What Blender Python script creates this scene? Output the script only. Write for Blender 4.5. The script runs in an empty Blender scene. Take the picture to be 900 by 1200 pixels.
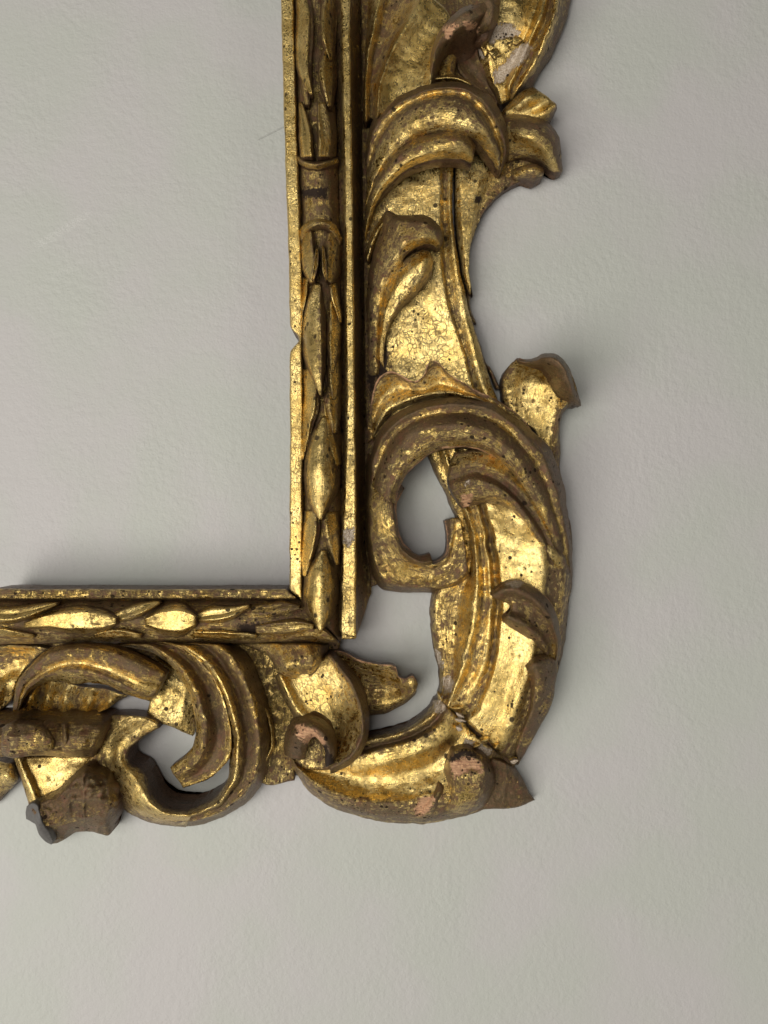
import bpy, math, random
import numpy as np

# ------------------------------------------------------------------ scale
S = 0.0007           # metres per unit of the drawing (a rail 80 units wide is 56 mm)
D = 1000.0           # camera distance from the wall in the same units
CX, CY = 450.0, 600.0

def W(x, y, z):
    """a point seen at (x, y) that stands z units proud of the wall -> world metres"""
    k = (D - z) / D
    return ((x - CX) * k * S, -z * S, -(y - CY) * k * S)

# ------------------------------------------------------------------ camera, world, lamps, exposure
scene = bpy.context.scene
col = scene.collection
cam_d = bpy.data.cameras.new('camera')
cam = bpy.data.objects.new('camera', cam_d); col.objects.link(cam)
cam.location = (0, -D * S, 0)
cam.rotation_euler = (math.radians(90), 0, 0)
cam_d.sensor_fit = 'VERTICAL'; cam_d.sensor_height = 24.0
cam_d.lens = 24.0 * D / 1200.0
cam_d.clip_start = 0.01; cam_d.clip_end = 50
scene.camera = cam

world = bpy.data.worlds.new('World'); scene.world = world
world.use_nodes = True
bg = world.node_tree.nodes['Background']
bg.inputs[0].default_value = (1.0, 0.99, 0.96, 1)
bg.inputs[1].default_value = 0.055

def area(name, loc, target, size, power, color):
    l = bpy.data.lights.new(name, 'AREA'); l.shape = 'RECTANGLE'
    l.size, l.size_y = size; l.energy = power; l.color = color
    o = bpy.data.objects.new(name, l); col.objects.link(o)
    o.location = loc
    from mathutils import Vector
    d = Vector(target) - Vector(loc)
    o.rotation_euler = d.to_track_quat('-Z', 'Y').to_euler()
    return o
area('window_light', (-1.55, -2.15, -0.95), (0, 0, 0), (1.9, 1.8), 56, (1.0, 0.985, 0.94))
area('front_fill_light', (-0.7, -2.7, 0.2), (0, 0, 0.05), (1.4, 1.2), 30, (1.0, 0.99, 0.96))  # broad fill added in front to brighten facing gold and shadowed parts
area('room_light', (1.7, -1.9, -1.2), (0, 0, 0), (0.8, 0.8), 7, (1.0, 0.97, 0.9))

scene.view_settings.view_transform = 'Standard'
scene.view_settings.look = 'None'
scene.view_settings.exposure = 0.0
scene.view_settings.gamma = 1.0
scene.cycles.max_bounces = 6

# ------------------------------------------------------------------ noise
def _hash(i, j, k):
    h = (i * 374761393 + j * 668265263 + k * 2147483647 + 1013904223) & 0xffffffff
    h = ((h ^ (h >> 13)) * 1274126177) & 0xffffffff
    h = ((h ^ (h >> 16)) * 2246822519) & 0xffffffff
    return ((h ^ (h >> 15)) & 0xffff) / 65535.0 * 2 - 1
def vnoise(x, y, z):
    x, y, z = [np.asarray(a, dtype=np.float64) for a in (x, y, z)]
    i, j, k = [np.floor(a).astype(np.int64) for a in (x, y, z)]
    u, v, w = x - i, y - j, z - k
    u, v, w = [a * a * (3 - 2 * a) for a in (u, v, w)]
    r = 0
    for a in (0, 1):
        for b in (0, 1):
            for c in (0, 1):
                r = r + _hash(i + a, j + b, k + c) * (u if a else 1 - u) * (v if b else 1 - v) * (w if c else 1 - w)
    return r

# ------------------------------------------------------------------ node helpers
def new_mat(name):
    m = bpy.data.materials.new(name); m.use_nodes = True
    nt = m.node_tree
    for n in list(nt.nodes): nt.nodes.remove(n)
    out = nt.nodes.new('ShaderNodeOutputMaterial')
    b = nt.nodes.new('ShaderNodeBsdfPrincipled')
    nt.links.new(b.outputs[0], out.inputs[0])
    return m, nt, b
class G:
    def __init__(s, nt): s.nt = nt
    def n(s, t, **k):
        o = s.nt.nodes.new(t)
        for a, v in k.items(): setattr(o, a, v)
        return o
    def put(s, sock, v):
        if isinstance(v, bpy.types.NodeSocket): s.nt.links.new(v, sock)
        else: sock.default_value = v
    def math(s, op, a, b=None, c=None, clamp=False):
        o = s.n('ShaderNodeMath', operation=op, use_clamp=clamp)
        s.put(o.inputs[0], a)
        if b is not None: s.put(o.inputs[1], b)
        if c is not None: s.put(o.inputs[2], c)
        return o.outputs[0]
    def mr(s, v, a, b, c=0.0, d=1.0, smooth=True):
        o = s.n('ShaderNodeMapRange'); o.clamp = True
        if smooth: o.interpolation_type = 'SMOOTHSTEP'
        for q, x in zip(range(5), (v, a, b, c, d)): s.put(o.inputs[q], x)
        return o.outputs[0]
    def mix(s, f, a, b):
        o = s.n('ShaderNodeMix', data_type='RGBA')
        s.put(o.inputs[0], f); s.put(o.inputs[6], a); s.put(o.inputs[7], b)
        return o.outputs[2]
    def fmix(s, f, a, b):
        o = s.n('ShaderNodeMix', data_type='FLOAT')
        s.put(o.inputs[0], f); s.put(o.inputs[2], a); s.put(o.inputs[3], b)
        return o.outputs[0]
    def noise(s, vec, scale, detail=3, rough=0.5, dist=0.0):
        o = s.n('ShaderNodeTexNoise'); s.put(o.inputs['Vector'], vec)
        o.inputs['Scale'].default_value = scale; o.inputs['Detail'].default_value = detail
        o.inputs['Roughness'].default_value = rough; o.inputs['Distortion'].default_value = dist
        return o.outputs[0], o.outputs[1]
    def voro(s, vec, scale, feature='F1', rnd=1.0):
        o = s.n('ShaderNodeTexVoronoi', feature=feature); s.put(o.inputs['Vector'], vec)
        o.inputs['Scale'].default_value = scale; o.inputs['Randomness'].default_value = rnd
        return o
    def attr(s, name):
        return s.n('ShaderNodeAttribute', attribute_name=name).outputs['Fac']
    def vmath(s, op, a, b, sc=None):
        o = s.n('ShaderNodeVectorMath', operation=op)
        s.put(o.inputs[0], a); s.put(o.inputs[1], b)
        return o.outputs[0]

def lin(r, g, b):
    f = lambda c: (c / 255 / 12.92) if c / 255 <= 0.04045 else ((c / 255 + 0.055) / 1.055) ** 2.4
    return (f(r), f(g), f(b), 1)

# ------------------------------------------------------------------ materials
def gilding():
    m, nt, b = new_mat('aged_gilding'); g = G(nt)
    co = g.n('ShaderNodeTexCoord').outputs['Object']
    P = g.vmath('MULTIPLY', co, (1 / S, 1 / S, 1 / S))          # drawing units
    wn, wc = g.noise(P, 0.12, 3)
    wv = g.vmath('MULTIPLY', g.vmath('SUBTRACT', wc, (.5, .5, .5)), (3, 3, 3))
    wv2 = g.vmath('MULTIPLY', g.vmath('SUBTRACT', g.noise(P, 0.028, 2)[1], (.5, .5, .5)), (34, 34, 34))
    PW = g.vmath('ADD', g.vmath('ADD', P, wv), wv2)
    wear_shade = g.attr('wear_shade'); bare = g.attr('bare'); dark = g.attr('dark'); gesso = g.attr('gesso'); side = g.attr('side')
    nb = g.noise(P, 0.035, 4, 0.6)[0]
    nm = g.noise(P, 0.16, 5, 0.65)[0]
    nf = g.noise(P, 0.75, 4, 0.7)[0]
    cvec = g.n('ShaderNodeAttribute', attribute_name='carve').outputs['Vector']
    st = g.noise(g.vmath('MULTIPLY', cvec, (0.045, 0.55, 1.0)), 1.0, 4, 0.65)[0]
    craze = g.attr('craze')
    # wear: rubbed leaf over brown-red bole and old wax, plus painted shade
    wv_ = g.math('ADD', g.math('MULTIPLY', wear_shade, 1.1), g.math('MULTIPLY', g.math('SUBTRACT', nm, 0.5), 2.3))
    wv_ = g.math('ADD', wv_, g.math('MULTIPLY', g.math('SUBTRACT', nb, 0.5), 1.2))
    wv_ = g.math('ADD', wv_, g.math('MULTIPLY', g.math('SUBTRACT', nf, 0.5), 1.1))
    wv_ = g.math('ADD', wv_, g.math('MULTIPLY', g.math('SUBTRACT', st, 0.5), 1.3))
    worn = g.mr(wv_, 0.32, 0.86)
    # crackle
    cr = g.voro(g.vmath('MULTIPLY', PW, (1.0, .6, .72)), 0.21, 'DISTANCE_TO_EDGE').outputs['Distance']
    cr2 = g.voro(PW, 0.40, 'DISTANCE_TO_EDGE').outputs['Distance']
    cm = g.mr(g.noise(P, 0.022, 3, 0.6)[0], 0.47, 0.60)
    cbreak = g.math('MULTIPLY', g.mr(g.noise(P, 0.11, 3)[0], 0.38, 0.52), g.mr(g.noise(P, 0.016, 2, 0.5)[0], 0.36, 0.5, 0.3, 1.0))
    l1 = g.math('SUBTRACT', 1.0, g.mr(cr, 0.01, 0.12))
    l2 = g.math('MULTIPLY', g.math('SUBTRACT', 1.0, g.mr(cr2, 0.0, 0.13)), cm)
    crack = g.math('MULTIPLY', g.math('MAXIMUM', g.math('MULTIPLY', l1, cbreak), g.math('MULTIPLY', l2, g.mr(nb, 0.45, 0.6, 0.0, 0.55))), craze)
    # worm holes and specks
    v = g.voro(P, 0.085)
    ch = g.n('ShaderNodeSeparateColor'); g.put(ch.inputs[0], v.outputs['Color'])
    rad = g.math('MULTIPLY', g.mr(ch.outputs[0], 0.30, 1.0, 0.0, 0.27, False), g.mr(g.noise(P, 0.018, 2, .5)[0], 0.44, 0.58, 0.1, 1.0))
    hole = g.math('MULTIPLY', g.math('LESS_THAN', v.outputs['Distance'], rad), 1.0)
    v2 = g.voro(P, 0.21)
    ch2 = g.n('ShaderNodeSeparateColor'); g.put(ch2.inputs[0], v2.outputs['Color'])
    dens = g.mr(g.noise(P, 0.026, 3, .6)[0], 0.46, 0.64, -0.25, 1.0)
    rad2 = g.math('MULTIPLY', g.mr(ch2.outputs[1], 0.35, 1.0, 0.0, 0.30, False), g.math('ADD', 0.35, dens))
    sp = g.math('LESS_THAN', v2.outputs['Distance'], rad2)
    # fine peppering: abraded grain
    grain = g.mr(g.noise(P, 1.5, 2, 0.6)[0], 0.60, 0.72)
    pep = g.math('MULTIPLY', grain, g.mr(nm, 0.45, 0.65))
    gold = g.mix(g.mr(nb, 0.3, 0.7), (0.71, 0.48, 0.145, 1), (0.90, 0.67, 0.265, 1))
    gold = g.mix(g.math('MULTIPLY', g.mr(g.noise(P, 0.020, 4, 0.6)[0], 0.48, 0.66), 0.75), gold, (0.50, 0.345, 0.11, 1))
    gold = g.mix(g.math('MULTIPLY', g.mr(nm, 0.55, 0.75), 0.4), gold, (0.50, 0.32, 0.10, 1))
    gold = g.mix(g.math('MULTIPLY', pep, 0.45), gold, (0.24, 0.125, 0.045, 1))
    bole = g.mix(g.mr(nm, 0.35, 0.65), (0.020, 0.012, 0.008, 1), (0.105, 0.052, 0.032, 1))
    fleck = g.mr(g.noise(P, 0.7, 4, .8)[0], 0.48, 0.64)
    bole = g.mix(g.math('MULTIPLY', fleck, 0.5), bole, (0.34, 0.195, 0.075, 1))
    base = g.mix(g.math('MULTIPLY', worn, 0.92), gold, bole)
    redb = g.math('MULTIPLY', g.mr(g.noise(P, 0.09, 4, .7)[0], 0.52, 0.66), g.mr(wear_shade, 0.05, 0.5))
    base = g.mix(g.math('MULTIPLY', redb, 0.45), base, (0.23, 0.085, 0.050, 1))
    # gesso, bare wood, black stain
    jit = g.math('MULTIPLY', g.math('SUBTRACT', g.noise(P, 0.26, 5, .8)[0], 0.5), 3.0)
    jw = lambda a: g.math('MULTIPLY', jit, g.math('MULTIPLY', a, 3.0, clamp=True))
    gz = g.mr(g.math('ADD', gesso, jw(gesso)), 0.44, 0.56)
    bw = g.mr(g.math('ADD', bare, jw(bare)), 0.44, 0.56)
    dk = g.mr(g.math('ADD', dark, jw(dark)), 0.35, 0.62)
    grainv = g.vmath('MULTIPLY', P, (0.12, 0.5, 1.6))
    gr = g.mr(g.noise(grainv, 0.5, 4, .7)[0], .3, .7)
    wood = g.mix(gr, (0.36, 0.16, 0.085, 1), (0.76, 0.45, 0.235, 1))
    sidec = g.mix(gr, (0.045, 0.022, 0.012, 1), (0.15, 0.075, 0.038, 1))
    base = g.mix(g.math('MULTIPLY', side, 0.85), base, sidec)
    base = g.mix(gz, base, g.mix(g.mr(nf, .35, .65), (0.30, 0.20, 0.12, 1), (0.70, 0.60, 0.47, 1)))
    base = g.mix(bw, base, wood)
    base = g.mix(dk, base, g.mix(nf, (0.012, 0.008, 0.006, 1), (0.06, 0.038, 0.026, 1)))
    black = g.math('MAXIMUM', g.math('MAXIMUM', hole, sp), g.math('MULTIPLY', crack, 0.85))
    base = g.mix(g.math('MULTIPLY', black, 0.92), base, (0.018, 0.010, 0.006, 1))
    g.put(b.inputs['Specular IOR Level'], g.fmix(g.math('MAXIMUM', black, dk), 0.5, 0.12))
    g.put(b.inputs['Base Color'], base)
    nonmet = g.math('MAXIMUM', g.math('MAXIMUM', gz, bw), g.math('MAXIMUM', dk, black))
    met = g.math('MULTIPLY', g.math('SUBTRACT', 1.0, nonmet), g.fmix(g.math('MAXIMUM', worn, side), 1.0, 0.42))
    g.put(b.inputs['Metallic'], met)
    ro = g.fmix(worn, g.mr(nm, 0.3, 0.7, 0.19, 0.36), 0.38)
    ro = g.fmix(nonmet, ro, 0.62)
    g.put(b.inputs['Roughness'], ro)
    h = g.math('MULTIPLY', nm, 0.42)
    h = g.math('ADD', h, g.math('MULTIPLY', nf, g.fmix(worn, 0.30, 0.8)))
    h = g.math('ADD', h, g.math('MULTIPLY', st, 0.45))
    h = g.math('SUBTRACT', h, g.math('MULTIPLY', crack, 0.12))
    h = g.math('SUBTRACT', h, g.math('MULTIPLY', g.math('MAXIMUM', hole, sp), 0.8))
    h = g.math('SUBTRACT', h, g.math('MULTIPLY', g.math('MAXIMUM', gz, bw), 0.5))
    bp = g.n('ShaderNodeBump'); bp.inputs['Strength'].default_value = 0.8
    bp.inputs['Distance'].default_value = S * 1.6
    g.put(bp.inputs['Height'], h); g.put(b.inputs['Normal'], bp.outputs[0])
    return m
GOLD = gilding()

def grey_mat():
    m, nt, b = new_mat('weathered_grey_wood'); g = G(nt)
    co = g.n('ShaderNodeTexCoord').outputs['Object']
    P = g.vmath('MULTIPLY', co, (1 / S, 1 / S, 1 / S))
    n = g.noise(P, 0.3, 4, .6)[0]
    g.put(b.inputs['Base Color'], g.mix(n, (0.05, 0.045, 0.042, 1), (0.16, 0.145, 0.13, 1)))
    b.inputs['Roughness'].default_value = 0.6
    bp = g.n('ShaderNodeBump'); bp.inputs['Strength'].default_value = .5; bp.inputs['Distance'].default_value = S
    g.put(bp.inputs['Height'], n); g.put(b.inputs['Normal'], bp.outputs[0])
    return m
GREY = grey_mat()

def wall_mat():
    m, nt, b = new_mat('painted_plaster'); g = G(nt)
    co = g.n('ShaderNodeTexCoord').outputs['Object']
    P = g.vmath('MULTIPLY', co, (1 / S, 1 / S, 1 / S))
    n1 = g.noise(P, 0.006, 3, .5)[0]
    base = g.mix(g.mr(n1, .35, .65), (0.475, 0.475, 0.425, 1), (0.50, 0.472, 0.452, 1))
    # a faint rubbed scuff in the paint
    sx = g.n('ShaderNodeSeparateXYZ'); g.put(sx.inputs[0], P)
    def scuff(x0, y0, x1, y1, w, dens):
        X0, Z0, X1, Z1 = x0 - CX, CY - y0, x1 - CX, CY - y1
        L = math.hypot(X1 - X0, Z1 - Z0); ux, uz = (X1 - X0) / L, (Z1 - Z0) / L
        t = g.math('ADD', g.math('MULTIPLY', g.math('SUBTRACT', sx.outputs[0], X0), ux), g.math('MULTIPLY', g.math('SUBTRACT', sx.outputs[2], Z0), uz))
        d = g.math('ABSOLUTE', g.math('ADD', g.math('MULTIPLY', g.math('SUBTRACT', sx.outputs[0], X0), -uz), g.math('MULTIPLY', g.math('SUBTRACT', sx.outputs[2], Z0), ux)))
        a = g.math('MULTIPLY', g.mr(t, 0, L * .2), g.math('SUBTRACT', 1.0, g.mr(t, L * .8, L)))
        return g.math('MULTIPLY', g.math('MULTIPLY', a, g.math('SUBTRACT', 1.0, g.mr(d, w * .4, w))), dens)
    fl = g.mr(g.noise(P, 0.5, 3, .7)[0], .46, .60)
    sc = g.math('MULTIPLY', g.math('MAXIMUM', scuff(36, 292, 112, 246, 7, .55), scuff(45, 330, 100, 308, 6, .2)), fl)
    base = g.mix(sc, base, (0.62, 0.60, 0.56, 1))
    hair = scuff(300, 165, 342, 144, 1.0, 1.0)
    base = g.mix(g.math('MULTIPLY', hair, .22), base, (0.2, 0.19, 0.17, 1))
    g.put(b.inputs['Base Color'], base)
    b.inputs['Roughness'].default_value = 0.55
    b.inputs['Specular IOR Level'].default_value = 0.3
    h = g.math('ADD', g.math('MULTIPLY', g.noise(P, 0.13, 2, .5)[0], g.mr(g.noise(P, 0.01, 3, .5)[0], .3, .7, .4, 1.1)), g.math('MULTIPLY', g.noise(P, 0.36, 3, .55)[0], .40))
    h = g.math('ADD', h, g.math('MULTIPLY', g.noise(P, 0.03, 2, .5)[0], .8))
    h = g.math('SUBTRACT', h, g.math('MULTIPLY', hair, .5))
    bp = g.n('ShaderNodeBump'); bp.inputs['Strength'].default_value = 0.65
    bp.inputs['Distance'].default_value = S * 1.6
    g.put(bp.inputs['Height'], h); g.put(b.inputs['Normal'], bp.outputs[0])
    return m

# ------------------------------------------------------------------ the wall
def build_wall():
    nx, ny = 40, 50
    xs = np.linspace(-2400, 3300, nx); ys = np.linspace(-2400, 3600, ny)
    vs = [((x - CX) * S, 0.0, -(y - CY) * S) for y in ys for x in xs]
    fs = [(j * nx + i, j * nx + i + 1, (j + 1) * nx + i + 1, (j + 1) * nx + i) for j in range(ny - 1) for i in range(nx - 1)]
    me = bpy.data.meshes.new('wall'); me.from_pydata(vs, [], [f[::-1] for f in fs]); me.update()
    me.materials.append(wall_mat())
    o = bpy.data.objects.new('wall', me); col.objects.link(o)
    o['kind'] = 'structure'
    o['label'] = 'greige painted plaster wall with a fine orange peel texture'
    return o
build_wall()

# ------------------------------------------------------------------ the frame
frame = bpy.data.objects.new('carved_gilt_frame', None); col.objects.link(frame)
frame['label'] = 'old carved and gilded wooden frame corner with acanthus scrolls hanging on the wall'
frame['category'] = 'picture frame'

def crom(P, n):
    """Catmull-Rom through the points P (k x d), n samples evenly spaced in length"""
    P = np.asarray(P, float)
    if len(P) == 2:
        t = np.linspace(0, 1, n)[:, None]; return P[0] * (1 - t) + P[1] * t
    Q = np.vstack([2 * P[0] - P[1], P, 2 * P[-1] - P[-2]])
    out = []
    for i in range(1, len(Q) - 2):
        p0, p1, p2, p3 = Q[i - 1:i + 3]
        t = np.linspace(0, 1, 16, endpoint=False)[:, None]
        out.append(0.5 * ((2 * p1) + (-p0 + p2) * t + (2 * p0 - 5 * p1 + 4 * p2 - p3) * t ** 2 + (-p0 + 3 * p1 - 3 * p2 + p3) * t ** 3))
    C = np.vstack(out + [P[-1:]])
    d = np.r_[0, np.cumsum(np.hypot(*(np.diff(C[:, :2], axis=0).T)) + 1e-6)]
    s = np.linspace(0, d[-1], n)
    return np.stack([np.interp(s, d, C[:, k]) for k in range(C.shape[1])], 1)

def pchip(t, Y, tq):
    """monotone cubic through rows Y at parameters t"""
    t = np.asarray(t, float); h = np.diff(t)
    dl = np.diff(Y, axis=0) / h.reshape(-1, *([1] * (Y.ndim - 1)))
    m = np.zeros_like(Y)
    if len(t) > 2:
        a, b = dl[:-1], dl[1:]
        with np.errstate(divide='ignore', invalid='ignore'):
            hm = np.where(a * b > 0, 2 * a * b / (a + b + 1e-30), 0)
        m[1:-1] = hm
    m[0], m[-1] = dl[0], dl[-1]
    i = np.clip(np.searchsorted(t, tq, side='right') - 1, 0, len(h) - 1)
    s = ((tq - t[i]) / h[i]).reshape(-1, *([1] * (Y.ndim - 1)))
    hh = h[i].reshape(s.shape)
    return (Y[i] * (1 + 2 * s) * (1 - s) ** 2 + m[i] * hh * s * (1 - s) ** 2 + Y[i + 1] * s * s * (3 - 2 * s) + m[i + 1] * hh * s * s * (s - 1))

def cmr(t, Y, tq):
    """smooth (cardinal) through rows, for the plan positions"""
    h = np.diff(t); m = np.zeros_like(Y)
    m[1:-1] = (Y[2:] - Y[:-2]) / (t[2:] - t[:-2]).reshape(-1, *([1] * (Y.ndim - 1)))
    m[0] = (Y[1] - Y[0]) / h[0]; m[-1] = (Y[-1] - Y[-2]) / h[-1]
    i = np.clip(np.searchsorted(t, tq, side='right') - 1, 0, len(h) - 1)
    s = ((tq - t[i]) / h[i]).reshape(-1, *([1] * (Y.ndim - 1))); hh = h[i].reshape(s.shape)
    return (Y[i] * (1 + 2 * s) * (1 - s) ** 2 + m[i] * hh * s * (1 - s) ** 2 + Y[i + 1] * s * s * (3 - 2 * s) + m[i + 1] * hh * s * s * (s - 1))

CRAZE = {'ground': .85, 'fillet': .7, 'a': .5, 'lobe': .5, 'q': .6, 'bb': .6}
WADD = {'x': .14, 'limb_l': .34, 'e': .2, 'bead': .02, 'z': -.05, 'stub': .05, 'tip': .6, 'knob': .35, 'fang': .12, 'n': .1, 'lobe': .08, 'cc': -.1, 'head': .25, 'foot': .06, 'd': .03, 'w': .2, 'q': .03, 'y': .1, 'u': .12}  # tone offset per tag; limb_l paints in the shaded tone of its hollow
RELIEF = 1.45
MOULD = ('sight_fillet', 'bead', 'outer_fillet', 'cove', 'fillet_end', 'laurel_leaf', 'band')
SPOTS = []            # (kind, polygon, tag or None): losses and stains with a shape of their own
def spot(kind, poly, only=None): SPOTS.append((kind, np.array(poly, float), only))

def sdist(px, py, poly):
    n = len(poly); d = np.full(px.shape, 1e9); inside = np.zeros(px.shape, bool)
    for i in range(n):
        a, b = poly[i], poly[(i + 1) % n]
        e = b - a; wx, wy = px - a[0], py - a[1]
        t = np.clip((wx * e[0] + wy * e[1]) / (e @ e + 1e-9), 0, 1)
        d = np.minimum(d, np.hypot(wx - e[0] * t, wy - e[1] * t))
        c = ((a[1] > py) != (b[1] > py)) & (px < (b[0] - a[0]) * (py - a[1]) / (b[1] - a[1] + 1e-12) + a[0])
        inside ^= c
    return np.where(inside, d, -d)

def patch(name, rails, parent=None, step=2.0, base=None, thick=None, edge=2.6, rough=1.0, wear_shade=0.0, side_wear=1.0, mat=None, tag=None, label=None, seed=0.0, round_ends=True, chip=0.5, hack=0.0, rim=None):
    """A carved form lofted through rails. rail = (points [(x,y) or (x,y,z)...], z scalar or list, wear)."""
    R = []
    for r in rails:
        pts, z = r[0], r[1]; w = r[2] if len(r) > 2 else wear_shade
        k = len(pts)
        zz = list(z) if isinstance(z, (list, tuple)) else [z] * k
        if len(zz) != k: zz = list(np.interp(np.linspace(0, 1, k), np.linspace(0, 1, len(zz)), zz))
        ww = list(w) if isinstance(w, (list, tuple)) else [w] * k
        if len(ww) != k: ww = list(np.interp(np.linspace(0, 1, k), np.linspace(0, 1, len(ww)), ww))
        R.append(np.array([[p[0], p[1], a, b] for p, a, b in zip(pts, zz, ww)], float))
    L = max(np.hypot(*(np.diff(r[:, :2], axis=0).T)).sum() for r in R)
    n = int(np.clip(L / step, 8, 260)) + 1
    C = np.stack([crom(r, n) for r in R])                        # rails x n x 4
    gaps = np.array([np.hypot(C[i + 1, :, 0] - C[i, :, 0], C[i + 1, :, 1] - C[i, :, 1]).max() + np.abs(C[i + 1, :, 2] - C[i, :, 2]).mean() * .5 for i in range(len(R) - 1)]) + .3
    C[:, :, 2] = 8 + (C[:, :, 2] - 8) * RELIEF - (14 if name in MOULD else 0)
    if tag in ('x', 'z', 'w', 'gg'):
        C[:, :, 1] = np.where(C[:, :, 1] < 756, 756 - (756 - C[:, :, 1]) * 0.25, C[:, :, 1])
    t = np.r_[0, np.cumsum(gaps)]
    m = int(np.clip(t[-1] / step, 6, 160)) + 1
    tq = np.unique(np.r_[np.linspace(0, t[-1], m)])
    m = len(tq)
    A = pchip(t, C, tq)
    if len(R) > 2: A[:, :, :2] = cmr(t, C[:, :, :2], tq)
    A[..., 3] += WADD.get(tag, 0)
    X, Y, Z, Wr = A[..., 0], A[..., 1], A[..., 2], np.clip(A[..., 3], 0, 1)
    UU = np.tile(np.linspace(0, L, n)[None, :], (m, 1)); VV = np.tile(tq[:, None], (1, n))
    # hand-cut unevenness, coherent in space
    a = rough
    nx = vnoise(X / 16, Y / 16, seed + 3.1); ny = vnoise(X / 16, Y / 16, seed + 9.7)
    nz = vnoise(X / 22, Y / 22, seed + 5.5) * 1.6 + vnoise(X / 8, Y / 8, seed + 1.3) * 0.55 + vnoise(X / 3.5, Y / 3.5, seed + 2.3) * 0.22
    bx = vnoise(X / 5, Y / 5, seed + 13.1); by = vnoise(X / 5, Y / 5, seed + 19.7)
    X = X + a * (nx * 1.0 + bx * 0.4); Y = Y + a * (ny * 1.0 + by * 0.4); Z = Z + a * nz
    if hack:
        Z = Z + hack * (6.0 * (1 - np.abs(vnoise(X / 15, Y / 15, seed + 41.))) ** 3 + 2.6 * (1 - np.abs(vnoise(X / 5, Y / 9, seed + 47.))) ** 3 - 4)
    # worn rim
    def cum(ax):
        dd = np.hypot(np.diff(X, axis=ax), np.diff(Y, axis=ax))
        pad = [(1, 0), (0, 0)] if ax == 0 else [(0, 0), (1, 0)]
        c = np.cumsum(np.pad(dd, pad), axis=ax)
        tot = c[-1:, :] if ax == 0 else c[:, -1:]
        return np.minimum(c, tot - c)
    d = cum(0)
    if round_ends: d = np.minimum(d, cum(1))
    e = np.clip(1 - d / max(edge, .01), 0, 1)
    nick = np.clip(vnoise(X / 6, Y / 6, seed + 31.) - 0.25, 0, 1) * chip * 5
    Z = Z - edge * 0.75 * e ** 2 - nick * e
    Wr = np.clip(Wr + 0.25 * e * np.clip(vnoise(X / 12, Y / 12, 7.7) + .3, 0, 1), 0, 1)
    Zb = (Z - thick * 1.15) if thick is not None else np.full_like(Z, base if base is not None else 4.0)
    Zb = np.maximum(np.minimum(Zb, Z - 1.0), 1.5)
    k = (D - Z) / D
    WX, WZ = (X - CX) * k, -(Y - CY) * k
    top = np.stack([WX * S, -Z * S, WZ * S], -1).reshape(-1, 3)
    bot = np.stack([WX * S, -Zb * S, WZ * S], -1).reshape(-1, 3)
    idx = np.arange(m * n).reshape(m, n)
    loop = np.r_[idx[0, :-1], idx[:-1, -1], idx[-1, :0:-1], idx[:0:-1, 0]]
    nT = m * n; nl = len(loop)
    ring_t = top[loop]; ring_b = bot[loop]
    rows = [ring_t]
    for f in (0.12, 0.5, 1.0):
        rows.append(ring_t * (1 - f) + ring_b * f)
    rows = rows[1:]
    # a little waviness on the cut side
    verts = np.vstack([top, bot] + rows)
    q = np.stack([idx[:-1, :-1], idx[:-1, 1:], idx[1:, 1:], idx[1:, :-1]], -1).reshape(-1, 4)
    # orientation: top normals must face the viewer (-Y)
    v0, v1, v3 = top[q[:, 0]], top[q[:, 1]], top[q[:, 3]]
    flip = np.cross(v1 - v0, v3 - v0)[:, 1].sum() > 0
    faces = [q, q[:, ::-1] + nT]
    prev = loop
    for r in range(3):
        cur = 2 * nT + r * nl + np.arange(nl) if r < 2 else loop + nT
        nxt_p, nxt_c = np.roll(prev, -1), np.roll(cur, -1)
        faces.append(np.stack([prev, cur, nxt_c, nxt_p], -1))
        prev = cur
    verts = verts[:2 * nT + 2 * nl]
    F = np.vstack(faces)
    if flip: F = F[:, ::-1]
    rimv = None
    if rim:
        for side_, wd in rim:
            dd = np.hypot(np.diff(X, axis=0), np.diff(Y, axis=0)); c_ = np.cumsum(np.pad(dd, [(1, 0), (0, 0)]), axis=0)
            c_ = c_ if side_ == 0 else c_[-1:, :] - c_
            v_ = np.clip(.5 + (wd * (1 + .9 * vnoise(X / 9, Y / 9, seed + 77.)) - c_) / 3, 0, 1)
            rimv = v_ if rimv is None else np.maximum(rimv, v_)
    px, py = X.ravel(), Y.ravel()
    at = {q_: np.zeros(len(verts), np.float32) for q_ in ('wear_shade', 'bare', 'dark', 'gesso', 'side')}
    at['wear_shade'][:nT] = Wr.ravel(); at['wear_shade'][nT:] = side_wear
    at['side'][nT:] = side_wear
    if rimv is not None: at['bare'][:nT] = rimv.ravel() * .9; at['wear_shade'][:nT] = np.maximum(at['wear_shade'][:nT], rimv.ravel())
    for kind, poly, only in SPOTS:
        if only and only != tag: continue
        lo, hi = poly.min(0) - 6, poly.max(0) + 6
        s = (px > lo[0]) & (px < hi[0]) & (py > lo[1]) & (py < hi[1])
        if s.any():
            v = np.clip(0.5 + sdist(px[s], py[s], poly) / 8.0, 0, 1)
            cur = at[kind][:nT]; cur[s] = np.maximum(cur[s], v)
    loss = np.clip(np.maximum(at['bare'][:nT] if rimv is None else 0, at['gesso'][:nT]) * 2 - .7, 0, 1)
    verts[:nT, 1] += loss * 2.2 * S * (1 + .5 * vnoise(px / 4, py / 4, 3.3))
    me = bpy.data.meshes.new(name)
    me.vertices.add(len(verts)); me.vertices.foreach_set('co', verts.ravel())
    me.loops.add(F.size); me.loops.foreach_set('vertex_index', F.ravel().astype(np.int32))
    me.polygons.add(len(F)); me.polygons.foreach_set('loop_start', np.arange(0, F.size, 4, dtype=np.int32))
    me.polygons.foreach_set('use_smooth', np.ones(len(F), bool))
    me.update(calc_edges=True); me.validate()
    cv = np.zeros((len(verts), 3), np.float32)
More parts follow.
